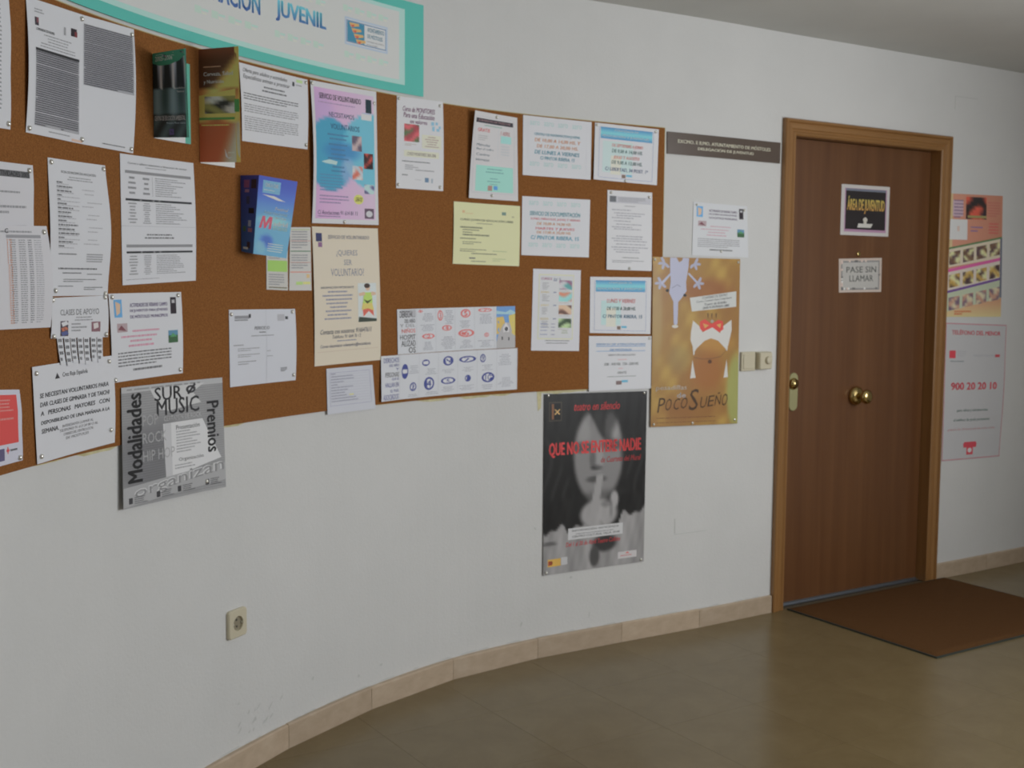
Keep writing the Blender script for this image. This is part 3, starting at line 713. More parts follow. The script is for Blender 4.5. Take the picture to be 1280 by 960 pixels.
joven(t); t.tacks((.04,.04),(.95,.04),(.955,.95),(.04,.97)); t.done()
t=sh('volunteer_notice','volunteers','white notice with bold slanted capitals asking for volunteers, at the lower left board edge',paper=WHT,group=G1,curl=lambda u,v:.005*math.sin(math.pi*v)*u,d=BD+.002)
t.poly([(.27,.16),(.30,.10),(.33,.16)],DK,'logo'); t.text('Cruz Roja Española',(.36,.105,.68,.165),DK,.01,shear=.2)
T5=('SE NECESITAN VOLUNTARIOS PARA','DAR CLASES DE GIMNASIA Y DE TAICHI','A PERSONAS MAYORES CON','DISPONIBILIDAD DE UNA MAÑANA A LA','SEMANA.')
for i,s_ in enumerate(T5):
    x1=.93 if i<4 else .29; t.text(s_.replace(' ','   ') if i==2 else s_,(.07,.285+i*.092,x1,.333+i*.092),(40,40,46),.025,shear=.15)
for i,(a,b) in enumerate(((.33,.72),(.29,.78),(.34,.72),(.37,.66))): t.text(('INTERESADOS LLAMAR AL','TELEFONO 91 613 24 08 O AL','CORREO DEL CENTRO LOCAL','DE MOSTOLES')[i],(a,.66+i*.045,b,.688+i*.045),TXC,.005,shear=.2)
t.tacks((.04,.07),(.95,.06),(.94,.84),(.05,.93)); t.done()
t=sh('red_flyer','red','white flyer with a solid red block, cut by the left picture edge at the bottom',paper=(168,168,185),group=G1,curl=wave(.004))
t.rect((.05,.07,.92,.73),(196,45,42)); t.words((.3,.12,.88,.30),4,(214,110,105),'r'); t.words((.3,.36,.88,.42),1,(214,110,105),'r'); t.words((.3,.55,.88,.68),3,(214,110,105),'r')
t.rect((.45,.78,.62,.94),(80,75,110),'logo'); t.rect((.66,.80,.72,.83),(190,50,50),'logo'); t.rect((.68,.77,.70,.86),(190,50,50),'logo'); t.words((.74,.79,.92,.85),1,TXC); t.tacks((.93,.95)); t.done()
# ---- grey music leaflet
t=sh('music_leaflet','sur','grey music contest leaflet with large black vertical words, hanging below the board','leaflet',paper=(120,120,122),d=BD+.001,curl=lambda u,v:.005*v+.002*math.sin(6*u))
t.paint((0,0,1,1),lambda x,y:mixc((126,126,128),(88,88,92),blobf(x,y,.28,.62,.35,.3,.9)*.8+.12*wav(x,y,1.5)),14,14,'background_print')
for k in range(46): t.rect((0,.05+k*.0205,1,.054+k*.0205),(108,108,111))
t.rect((0,0,1,.05),(150,150,152)); t.words((.05,.01,.95,.04),1,(120,120,122),'j',wl=.1)
t.poly([(.27,.04),(.82,.03),(.70,.10),(.78,.20),(.45,.24),(.36,.22)],(165,165,166))
t.text('SUR',(.31,.03,.59,.145),(38,38,42),.012); t.text('MUSIC',(.33,.135,.76,.275),(38,38,42),.012)
t.oval(.68,.075,.05,.035,(50,50,54)); t.oval(.68,.075,.025,.018,(170,170,172)); t.poly([(.64,.11),(.72,.02),(.73,.04),(.66,.12)],(40,40,44))
t.text('CERTAMEN DE ROCK',(.40,.285,.78,.325),(160,160,162),.01)
t.text('Modalidades',(.045,.055,.185,.80),(22,22,25),.03,rot=90)
t.poly([(.39,.345),(.79,.345),(.965,.72),(.41,.84)],(176,176,178),'paper_drawing')
t.poly([(.40,.345),(.47,.345),(.475,.83),(.41,.84)],(160,160,163),'paper_drawing')
t.text('Presentación',(.52,.375,.76,.415),(90,90,94),.01); t.words((.52,.42,.80,.62),8,(130,130,134),'l'); t.text('Organización',(.54,.66,.79,.70),(90,90,94),.01); t.words((.5,.71,.86,.76),2,(130,130,134),'l'); t.text('Premios',(.835,.20,.955,.66),(30,30,33),.025,rot=-90)
for i,(a,s_) in enumerate(((.19,'POP'),(.19,'ROCK'),(.19,'HIP HOP'))): t.text(s_,(a,.25+i*.15,a+.15+.08*i,.34+i*.15),(138,138,140),-.005)
t.poly([(0,.83),(1,.77),(1,.93),(0,.99)],(140,140,142)); t.text('organizan',((.10,.84),(.98,.72),(.98,.86),(.10,.95)),(168,168,170),.02); t.text('organizan',((.105,.848),(.985,.728),(.985,.868),(.105,.958)),(112,112,114),0.0)
for x in (.05,.31,.52,.80): t.rect((x,.92-.03*x,x+.035,.97-.03*x),(50,50,54),'logo'); t.words((x+.05,.915-.03*x,min(x+.2,.98),.98-.03*x),4,(70,70,74),'l')
t.tacks((.81,.915)); t.done()
# ---- small coupons
t=sh('coupon_slip','coupon_left','narrow white slip with a lime green stripe, half hidden under the blue brochure','leaflet',paper=(165,163,158))
t.rect((.05,.52,.97,.70),(132,176,60)); t.words((.1,.73,.9,.93),5,MID); t.rect((.1,.95,.95,.97),(110,105,85)); t.words((.1,.4,.9,.5),3,MID); t.done()
t=sh('coupon_slip','coupon_right','narrow white slip with thin green and red rules, left of the beige poster','leaflet',paper=(168,166,162))
t.rect((.04,.37,.98,.385),(70,110,80)); t.rect((.04,.70,.98,.715),(205,110,90)); t.words((.08,.05,.92,.34),7,MID); t.words((.08,.42,.92,.66),6,MID,seed=4); t.rect((.30,.86,.60,.91),(150,180,90)); t.rect((.62,.86,.95,.90),(215,190,80)); t.rect((.78,.74,.92,.80),(220,150,90)); t.rect((.05,.03,.95,.045),(150,160,120)); t.rect((.04,.21,.98,.22),(170,130,120)); t.rect((.04,.55,.98,.56),(170,130,120)); t.done()
t=sh('certificate','certificate','white sheet with little text and a centre crease, below the blue brochure',paper=(170,172,180),group=G1,curl=lambda u,v:.004*math.sin(math.pi*v)*u)
t.rect((.08,.08,.30,.12),(120,120,126),'logo'); t.rect((.29,.06,.32,.11),DK,'logo'); t.words((.08,.12,.32,.155),1,TXC); t.rect((.72,.07,.83,.16),(150,150,156),'logo'); t.rect((.84,.10,.88,.14),DK,'logo')
t.text('PERIODO',(.37,.225,.60,.27),TXC,.015,shear=.2); t.words((.44,.29,.56,.32),1,TXC); t.words((.28,.335,.70,.365),1,MID,'c')
t.words((.06,.45,.24,.48),1,MID); t.words((.12,.50,.48,.55),2,MID); t.words((.12,.58,.48,.63),2,MID); t.words((.12,.67,.42,.73),2,MID); t.words((.55,.55,.62,.57),1,MID); t.words((.55,.62,.66,.64),1,MID)
t.words((.76,.80,.87,.86),3,TXC,hgt=.6); t.rect((.545,.01,.549,.99),(158,160,168)); t.tacks((.03,.06),(.95,.04),(.96,.92)); t.done()
# ---- pink and beige posters
t=sh('volunteering_poster','pink','pink and blue poster with small photos and a yellow disc, top centre-left of board','poster',paper=(176,176,180),m='plastic_film',curl=lambda u,v:.010*math.sin(math.pi*v)*(1-u)**2+.002,group=None)
def pk(x,y):
    c=mixc((180,140,180),(196,158,188),x)
    c=mixc(c,(150,130,185),blobf(x,y,.1,.25,.25,.2,.9)*.4)
    c=mixc(c,(42,140,172),blobf(x,y,.25,.50,.42,.28,.07)); c=mixc(c,(70,165,190),blobf(x,y,.95,.45,.50,.30,.06)*.9)
    c=mixc(c,(42,110,170),blobf(x,y,.45,.47,.3,.07,.9)*.7); c=mixc(c,(160,150,195),blobf(x,y,.55,.62,.13,.1,.6)*.5); return c
t.paint((.045,.04,.955,.965),pk,24,44,'background_print')
t.text('SERVICIO DE VOLUNTARIADO',(.12,.075,.76,.115),(30,30,40),.025); t.words((.1,.13,.8,.15),1,(150,120,160))
t.text('NECESITAMOS',(.26,.20,.65,.235),(60,80,110),.01); t.text('VOLUNTARIOS',(.28,.28,.73,.32),(45,80,120),.015)
for y in (.35,.38,.42,.455,.49,.52,.58,.61): t.words((.2,y,.58,y+.02),1,(60,110,150),'c',hgt=.6,seed=int(y*100))
t.words((.1,.64,.5,.77),6,(70,120,160)); t.words((.1,.79,.6,.86),3,(130,110,150)); t.poly([(.12,.56),(.25,.54),(.38,.55),(.36,.575),(.2,.57)],(150,190,210))
t.rect((.83,.07,.92,.17),(28,50,60),'logo'); t.rect((.76,.18,.92,.225),(178,178,182),'white_label')
for (a,b0,c_,e,cs_) in ((.61,.35,.76,.46),(.79,.47,.93,.585),(.61,.57,.77,.67),(.79,.70,.94,.77)) and ((.61,.35,.76,.46,((150,120,130),(90,80,100),(170,150,150))),(.79,.47,.93,.585,((40,30,35),(200,60,45),(60,40,45))),(.61,.57,.77,.67,((190,180,180),(190,90,70),(160,170,180))),(.79,.70,.94,.77,((150,180,200),(90,80,120),(150,190,210)))):
    t.paint((a,b0,c_,e),photo(cs_,1,int(a*100+b0*50)),6,7,'small_photo')
t.oval(.70,.815,.075,.036,(205,185,60),'yellow_badge'); t.text('GRATIS',(.65,.80,.76,.83),(60,50,30),.01,shear=.3)
t.rect((.79,.88,.93,.955),(90,70,90),'small_photo'); t.oval(.86,.92,.05,.024,(170,170,175),'small_photo')
t.text('C/ Asociaciones 91 614 81 11',(.08,.905,.68,.935),(60,50,90),.01); t.words((.08,.94,.5,.955),1,(110,90,130)); t.tacks((.02,.02),(.96,.09),(.48,.985)); t.done()
t=sh('beige_poster','beige','beige paper poster with a clown-dressed figure in green and red, centre-left of board','poster',paper=(184,170,150),curl=lambda u,v:.004*math.sin(math.pi*v),group=None)
t.rect((.05,.045,.14,.105),(45,48,90),'logo'); t.rect((.08,.11,.14,.145),(120,80,120),'logo'); G_=(110,112,130)
t.text('SERVICIO DE VOLUNTARIADO',(.23,.058,.86,.085),G_,.01,shear=.1)
t.text('¿QUIERES',(.35,.165,.67,.215),G_,-.003); t.text('SER',(.46,.235,.58,.275),G_,-.003); t.text('VOLUNTARIO?',(.26,.30,.76,.355),G_,-.003)
t.text('INFORMACIÓN IMPORTANTE',(.10,.425,.60,.445),(90,92,112),.015,shear=.1)
for k in range(8): t.words((.07+.02*(k%3),.458+k*.028,.63-.02*(k%2),.478+k*.028),1,(120,120,140),'c',fill=.98,hgt=.55,seed=k)
t.rect((.66,.41,.94,.70),(172,182,180),'dressed_figure')
def P_(pts,c): t.poly(pts,c,'dressed_figure')
P_([(.67,.66),(.94,.68),(.94,.70),(.66,.70)],(50,60,50)); P_([(.74,.60),(.90,.60),(.92,.67),(.71,.66)],(205,190,175)); P_([(.72,.58),(.88,.58),(.90,.66),(.82,.62),(.74,.66)],(205,75,55)); P_([(.73,.55),(.87,.55),(.90,.62),(.81,.6),(.71,.61)],(205,165,60)); P_([(.75,.48),(.87,.48),(.88,.56),(.73,.56)],(150,180,60)); P_([(.67,.485),(.76,.475),(.77,.50),(.68,.505)],(205,150,120)); P_([(.86,.475),(.93,.48),(.93,.50),(.86,.505)],(205,150,120)); t.oval(.81,.445,.035,.022,(200,150,125),'dressed_figure'); t.oval(.80,.43,.045,.018,(60,45,40),'dressed_figure'); P_([(.74,.53),(.80,.545),(.88,.53),(.80,.565)],(60,70,40))
t.text('Contacta con nosotros: 916647611',(.08,.74,.86,.775),(70,74,96),.01,shear=.2); t.text('Teléfono: 91 664 76 12',(.26,.785,.70,.81),(85,88,108),.005,shear=.2); t.words((.3,.82,.66,.838),1,(120,120,140),'c'); t.text('Correo electrónico: voluntarios@mostoles.es',(.08,.85,.85,.88),(70,74,110),.01,shear=.2)
t.rect((.04,.90,.96,.903),(170,150,130)); t.done()
t=sh('ruled_notice','lined','small white notice with ruled handwritten lines, overhanging the bottom edge of board',paper=(165,167,176),group=G1,d=BD+.001)
t.frame((.06,.10,.93,.83),.0012,(130,130,155)); 
for k in range(11): t.rect((.08,.15+k*.06,.90,.154+k*.06),(146,146,160)); t.words((.09,.11+k*.06,.3+.5*abs(math.sin(k*2.3)),.15+k*.06),1,(122,122,140),'l',hgt=.5,seed=k)
t.rect((.47,.60,.56,.625),(190,175,90)); t.done()
# ---- curved-number strips
N_=(70,70,74)
t=sh('childrens_rights_strip','strip_up','long white folded strip with red oval numbers and a cat picture at its right end','leaflet',paper=(172,174,180),d=BD+.001,curl=lambda u,v:.002*math.sin(u*6*math.pi)**2)
t.rect((.03,.02,.16,.17),(150,150,156)); 
for s_,y0,y1,c,x0 in (('DERECHOS',.04,.19,N_,.02),('DEL NIÑO',.20,.31,N_,.06),('Y DEL',.33,.40,MID,.02),('NIÑOS',.42,.53,(215,75,65),.035),('HOSPIT',.57,.68,N_,.02),('ALIZAD',.70,.83,N_,.03),('OS',.85,.98,N_,.09)): t.text(s_,(x0,y0,.155,y1),c,.012)
for k in range(1,6): t.rect((.165*k+.0,0,.165*k+.002,1),(152,154,160))
for (x,y,rx,ry,n_) in ((.20,.06,.018,.03,'1'),(.37,.17,.022,.12,'3'),(.585,.14,.042,.10,'5'),(.75,.075,.058,.045,'7'),(.425,.46,.042,.065,'4'),(.265,.63,.055,.06,'2'),(.59,.60,.068,.09,'6'),(.76,.66,.02,.05,'8')):
    t.oval(x,y,rx,ry,(212,80,75),'number_oval',20); t.oval(x,y,rx*.72,ry*.72,(176,172,178),'number_oval',20); t.text(n_,(x-rx*.35,y-ry*.6,x+rx*.35,y+ry*.6),(205,70,65),.012,part='number_oval')
for x0,y0,x1,y1,n_ in ((.2,.10,.33,.3,6),(.19,.36,.33,.52,5),(.2,.75,.32,.95,6),(.40,.05,.49,.38,8),(.37,.65,.5,.95,9),(.52,.3,.64,.48,5),(.53,.75,.65,.95,6),(.69,.16,.82,.4,7),(.68,.78,.83,.95,5)): t.words((x0,y0,x1,y1),n_,(136,138,146),'c',fill=.98,hgt=.45,wl=.15,seed=int(x0*99+y0*10))
def CP(p,c): t.poly(p,c,'cat_picture')
t.rect((.845,0,1,1),(80,130,185),'cat_picture'); CP([(.845,.10),(.92,.14),(.96,.08),(1,.14),(1,.2),(.845,.18)],(130,170,205)); CP([(.845,.26),(.90,.24),(.92,.45),(.90,.65),(.845,.66)],(222,150,40)); CP([(.945,.22),(1,.18),(1,.72),(.96,.62),(.95,.4)],(228,160,40)); CP([(.86,.65),(.90,.42),(.925,.38),(.955,.40),(.98,.66),(1,.72),(1,1),(.845,1),(.845,.85)],(150,148,150)); CP([(.895,.52),(.92,.38),(.95,.52),(.945,.62),(.90,.62)],(178,176,178)); t.oval(.924,.54,.014,.05,(50,50,54),'cat_picture'); t.rect((.885,.72,.895,.80),(60,60,64),'cat_picture'); t.rect((.94,.74,.95,.82),(60,60,64),'cat_picture')
t.done()
t=sh('childrens_rights_strip','strip_low','long white folded strip with dark blue oval numbers, just above the board bottom edge','leaflet',paper=(172,174,180),d=BD+.0025,curl=lambda u,v:.002*math.sin(u*6*math.pi)**2+.006*max(0,.1-u)*10*v)
BL=(50,60,130)
for s_,y0,y1,c,x0 in (('DERECHOS',.05,.16,(90,92,140),.02),('DEL NIÑO',.18,.25,(90,92,140),.06),('Y',.28,.34,(90,92,140),.11),('PERSONAS',.37,.48,(95,95,100),.03),('QUE SE',.50,.56,(90,92,140),.08),('HALLAN EN',.60,.70,(90,92,140),.03),('EL PAÍS',.74,.82,(90,92,140),.07),('ASOCIADOS',.86,.98,(90,92,140),.015)): t.text(s_,(x0,y0,.135,y1),c,.012)
for k in range(1,8): t.rect((.142*k,0,.142*k+.0015,1),(152,154,160))
for (x,y,rx,ry,n_) in ((.18,.38,.024,.17,'1'),(.335,.22,.028,.075,'3'),(.50,.21,.038,.11,'5'),(.64,.20,.063,.075,'7'),(.75,.20,.02,.10,'9'),(.24,.74,.024,.10,'2'),(.36,.70,.037,.15,'4'),(.50,.67,.053,.08,'6'),(.645,.65,.022,.08,'8'),(.79,.66,.047,.12,'10')):
    t.oval(x,y,rx,ry,BL,'number_oval',20); t.oval(x,y,rx*.72,ry*.72,(176,176,186),'number_oval',20); t.text(n_,(x-rx*.45,y-ry*.6,x+rx*.45,y+ry*.6),BL,.012,part='number_oval')
for x0,y0,x1,y1,n_ in ((.21,.25,.28,.45,5),(.20,.9,.28,.97,2),(.33,.35,.42,.5,4),(.33,.88,.43,.96,2),(.45,.40,.55,.5,4),(.45,.80,.55,.93,4),(.6,.38,.69,.5,4),(.58,.80,.69,.93,4),(.74,.35,.83,.5,4),(.74,.82,.83,.95,3),(.86,.12,.96,.4,7),(.86,.68,.98,.92,7)): t.words((x0,y0,x1,y1),n_,(140,142,150),'c',fill=.98,hgt=.42,wl=.15,seed=int(x0*99+y0*10))
t.done()
# ---- centre and right notices
t=sh('course_notice','curso','tall white notice with a red-green picture and peach boxes, right of the pink poster',paper=(176,176,182),group=G1,curl=lambda u,v:.003*math.sin(math.pi*v)*u)
MG=(110,60,100)
t.text('Curso de MONITORES',(.12,.10,.83,.155),MG,.015,shear=.2); t.text('Para una Educación',(.14,.165,.82,.22),MG,.015,shear=.2); t.text('en valores',(.28,.235,.66,.28),MG,.015,shear=.2)
t.paint((.16,.29,.48,.48),photo(((150,50,60),(70,100,60),(190,70,80)),1.4,3),8,8,'small_photo'); t.words((.17,.50,.45,.53),2,(150,140,130)); t.rect((.54,.39,.95,.54),(196,178,160)); t.words((.58,.40,.92,.53),5,(150,130,125),'c'); t.rect((.16,.575,.90,.645),(200,178,158)); t.text('CURSO MONITORES 2005-2006',(.22,.595,.84,.63),(110,90,95),.005,shear=.2)
for (x,y,w_,h_) in ((.74,.24,.06,.04),(.76,.29,.05,.05),(.83,.24,.05,.03),(.85,.31,.06,.03),(.90,.28,.04,.03)): t.rect((x,y,x+w_,y+h_),(110,160,200),'arrow_drawing')
t.words((.12,.685,.85,.71),1,TXC); t.words((.18,.73,.5,.79),3,MID,'l'); t.words((.4,.775,.9,.80),1,MID); t.words((.12,.835,.27,.86),1,TXC); t.rect((.61,.865,.69,.915),(80,110,140),'logo'); t.rect((.74,.87,.78,.92),(140,150,160),'logo'); t.words((.4,.885,.56,.90),1,(150,150,155))
t.tacks((.04,.03),(.93,.05),(.04,.96),(.93,.96)); t.done()
t=sh('stapled_notice','tilted','white notice with a mint green box, leaning off the board at its upper left',paper=(172,170,172),group=G1,curl=lambda u,v:.016*(1-u)*(1-v)**2+.008*(1-u),d=BD)
t.frame((.05,.05,.93,.93),.0008,(150,150,160)); t.rect((.05,.075,.90,.125),(45,42,52)); t.text('JORNADAS DE PUERTAS',(.09,.085,.84,.115),(150,110,110),.01,shear=.2); t.words((.2,.135,.7,.165),1,(120,150,140),'c')
t.text('GRATIS',(.10,.185,.38,.225),(205,80,80),.02); t.words((.12,.26,.36,.33),3,(150,150,150)); 
for k,y in enumerate((.36,.41,.47,.53)): t.text(('Miércoles','Bajo el cedro','Centro','Información')[k],(.10,y,.40+.08*(k==1),y+.03),(90,110,125),.005,shear=.2)
t.text('1 ABRIL',(.62,.19,.85,.235),(170,110,110),.01,shear=.3); t.rect((.63,.245,.86,.33),(125,185,178)); t.words((.64,.35,.84,.48),4,(160,165,170)); t.rect((.57,.18,.575,.52),(160,165,175))
t.rect((.12,.61,.90,.91),(122,182,170)); t.words((.18,.63,.85,.70),2,(90,150,145),'c'); t.words((.35,.74,.65,.84),3,(95,155,150),'c'); t.rect((.38,.84,.47,.90),(150,110,100),'logo'); t.rect((.50,.84,.58,.885),(50,130,190),'logo'); t.tacks((.52,.035),(.47,.955)); t.done()
def rows(t,z,col):
    for k in range(4): t.text('aaro',(.10+k*.205,z,.24+k*.205,z+.07),col,.0)
OR1,TL1=(200,125,75),(45,130,150)
t=sh('centre_hours_notice','centro','white landscape notice with teal and orange slanted lettering, directly right of the mint-box notice',paper=WHT,group=G1)
rows(t,.08,(140,172,170)); rows(t,.76,(140,172,170)); t.frame((.07,.05,.93,.93),.0006,(168,170,176))
for k,(s_,c,a,b0) in enumerate((('CENTRO DE INFORMACIÓN JUVENIL',TL1,.16,.84),('DE 10,00 A 14,00 HS. Y',OR1,.17,.84),('DE 17,00 A 20,00 HS.',OR1,.20,.81),('DE LUNES A VIERNES',TL1,.17,.83),('C/ PINTOR RIBERA, 15',TL1,.25,.76))): t.text(s_,(a,.26+k*.10,b0,.325+k*.10),c,.02,shear=.15)
t.done()
def youth(t,lines,bb,tl=(150,185,185)):
    t.frame((.07,.07,.92,.95),.001,(90,110,160)); t.rect((.13,.30,.60,.85),(160,182,184)) if bb else t.rect((.18,.42,.5,.85),(150,190,196)); t.rect((.26,.55,.42,.88),(190,178,165))
    t.paint((.09,.06,.90,.26),lambda x,y:mixc((90,175,190),(50,120,170),abs(2*y-1)**1.2),6,6,'header_print')
    t.text('CONCEJALÍA DE',(.30,.075,.68,.125),(178,180,190),.01); t.text('EDUCACIÓN Y JUVENTUD',(.12,.18,.85,.235),(178,178,188),.01)
    for k,(s_,c,a,b0,y) in enumerate(lines): t.text(s_,(a,y,b0,y+.07),c,.02,shear=.15)
    t.rect((.44,.87,.50,.93),(110,90,80),'logo'); t.rect((.51,.865,.60,.90),(60,150,180),'logo')
t=sh('youth_hours_notice','juventud_hours','white notice with a blue gradient heading, top right corner of the cork board',paper=WHT,group=G1,curl=lambda u,v:.008*(1-u)**3*v)
RD,GN,NV=(195,85,70),(30,85,85),(50,70,115)
youth(t,(('DE SEPTIEMBRE A JUNIO',RD,.27,.76,.335),('DE 9,00 A 14,00 HS.',GN,.27,.76,.43),('JULIO Y AGOSTO',RD,.30,.71,.54),('DE 9,00 A 13,00 HS.',GN,.27,.76,.63),('C/ LIBERTAD, 34 POST. 1ª',NV,.17,.85,.755)),1); t.tacks((.03,.04),(.95,.05),(.50,.975)); t.done()
t=sh('course_list','yellow','pale yellow notice with typed paragraphs, the only yellow sheet on the board',paper=(186,182,130),group=G1,curl=bulge(.002))
Y_=(110,112,85)
t.text('CURSO JOVEN DE EDUCACIÓN LIBRE',(.10,.25,.90,.30),(75,78,62),.015,shear=.1); t.words((.32,.315,.62,.34),1,Y_,'c'); t.words((.10,.37,.52,.43),1,Y_); t.words((.14,.42,.42,.50),2,Y_); t.words((.14,.49,.64,.55),1,Y_); t.words((.10,.56,.4,.60),1,Y_); t.words((.14,.62,.46,.68),2,Y_)
t.words((.10,.74,.55,.80),2,Y_); t.words((.6,.75,.86,.785),1,(150,160,110)); t.words((.28,.80,.75,.84),1,Y_); t.words((.25,.87,.36,.92),1,TXC); t.words((.28,.93,.55,.96),1,Y_); t.rect((.13,.13,.17,.17),(205,150,100),'logo'); t.words((.18,.16,.32,.19),1,(190,160,110)); t.rect((.73,.12,.79,.17),(90,120,110),'logo'); t.words((.6,.88,.82,.94),2,(150,160,110)); t.words((.88,.16,.92,.22),1,(150,150,110)); t.done()
t=sh('documentation_notice','documentacion','white landscape notice with teal, red and orange slanted lettering, right of the yellow notice',paper=WHT,group=G1)
rows(t,.07,(140,172,170)); rows(t,.78,(140,172,170))
for k,(s_,c,a,b0,y,h_) in enumerate((('SERVICIO DE DOCUMENTACIÓN',(50,135,150),.11,.86,.225,.09),('LUNES, MIÉRCOLES, JUEVES Y VIERNES',(195,90,100),.13,.86,.345,.05),('DE 10,00 A 14,00 HS.',(190,130,75),.22,.73,.425,.055),('MARTES Y JUEVES',(195,90,100),.20,.78,.51,.055),('DE 17,00 A 20,00 HS.',(190,130,75),.22,.73,.575,.05),('C/ PINTOR RIBERA, 15',(45,140,165),.13,.85,.655,.075))): t.text(s_,(a,y,b0,y+h_),c,.02,shear=.12)
t.done()
t=sh('typed_notice','grey_text','tall white notice of small grey type, near the right edge of the cork board',paper=(176,176,184),group=G1,curl=lambda u,v:.004*v*(1-u))
t.rect((.05,.07,.97,.155),(158,158,166)); t.rect((.05,.07,.19,.145),(85,88,95),'logo'); t.words((.24,.08,.92,.14),3,(120,120,126)); t.words((.35,.18,.65,.20),1,MID,'c')
for k,y in enumerate((.23,.27,.30,.33,.37,.41,.445,.47,.56,.59,.62,.66,.70,.73,.76)): t.words((.1+.05*(k%3),y,.95,y+.022),1,(140,140,148),'l',fill=.95,hgt=.6,wl=.07,seed=k)
t.words((.3,.83,.75,.85),1,TXC,'c'); t.words((.12,.87,.9,.91),2,MID); t.tacks((.08,.03),(.93,.06),(.50,.975)); t.done()
t=sh('picture_menu_notice','menu','tall white notice with a column of four tiny pictures, centre-right of the board',paper=(174,174,182),group=G1)
t.rect((.12,.06,.86,.86),(176,176,150)); t.rect((.14,.075,.84,.845),(172,173,176)); t.text('CURSOS',(.17,.10,.40,.13),(150,80,120),.02,shear=.1); t.text('N 5',(.44,.105,.58,.13),(100,110,140),.01)
for k,(cs_,y) in enumerate(((((60,140,140),(170,170,175),(130,80,110)),.13),(((110,180,180),(120,185,185),(190,110,80)),.275),(((205,150,120),(210,160,130),(90,60,50)),.435),(((90,120,80),(150,175,120),(40,60,35)),.60))):
    t.paint((.55,y,.82,y+.115),photo(cs_,1,k+2),6,6,'small_picture'); t.words((.55,y+.125,.82,y+.14),1,(150,140,130)); 
    if k: t.text(('','JUNIO','JULIO','AGOSTO')[k],(.17,y-.005,.34,y+.02),(180,160,70),.02)
    t.words((.20,y+.03,.38,y+.12),5,MID,'l',seed=k); t.rect((.43,y,.50,y+.012),(110,115,140))
t.words((.57,.74,.80,.79),2,(130,140,110),'c')
for y in (.66,.70,.74,.79): t.words((.18,y,.36,y+.02),1,(100,110,150)); t.words((.40,y,.50,y+.02),1,(110,110,140))
t.words((.25,.865,.82,.885),1,TXC,'c',fill=1); t.words((.28,.895,.78,.915),1,TXC,'c',fill=1); t.done()
t=sh('youth_schedule_notice','bluebox','white notice with blue gradient heading and cyan blocks, below the tall grey-typed one',paper=WHT,group=G1,d=BD)
youth(t,(('LUNES Y VIERNES',(215,95,95),.27,.74,.385),('DE 17,00 A 20,00 HS.',(25,65,60),.27,.75,.525),('C/ PINTOR RIBERA, 15',(45,95,125),.20,.86,.665)),0); t.done()
C['bluelines']=C['bluelines'][:2]+[(8.396,1.0095),(8.098,1.0095)]
t=sh('bulletin_notice','bluelines','white notice with two blue underlined title lines, above the black film poster',paper=(174,175,182),group=G1,d=BD+.001)
BLU=(50,120,175)
t.text('SERVICIO DE ATENCIÓN JOVEN',(.11,.125,.90,.175),BLU,.02,shear=.12); t.rect((.11,.18,.90,.19),BLU); t.text('DE MÓSTOLES',(.33,.225,.68,.27),BLU,.02,shear=.12); t.rect((.11,.272,.90,.280),BLU)
t.text('ABIERTO DE LUNES A JUEVES',(.30,.335,.74,.37),(80,80,86),.01,shear=.15); t.words((.44,.42,.62,.45),1,(190,130,135),'c'); t.text('10:00 - 14:00 HRS.  17:00 - 20:00 HRS.',(.24,.49,.80,.54),(70,80,78),.005,shear=.15); t.words((.47,.585,.56,.61),1,(190,120,125)); t.text('GRATIS',(.45,.655,.60,.70),(80,88,86),.005,shear=.15); t.words((.26,.735,.78,.76),1,(100,108,104),'c',fill=1)
t.rect((.43,.83,.52,.90),(110,90,90),'logo'); t.rect((.52,.82,.62,.86),(60,150,180),'logo'); t.tacks((.965,.04)); t.done()
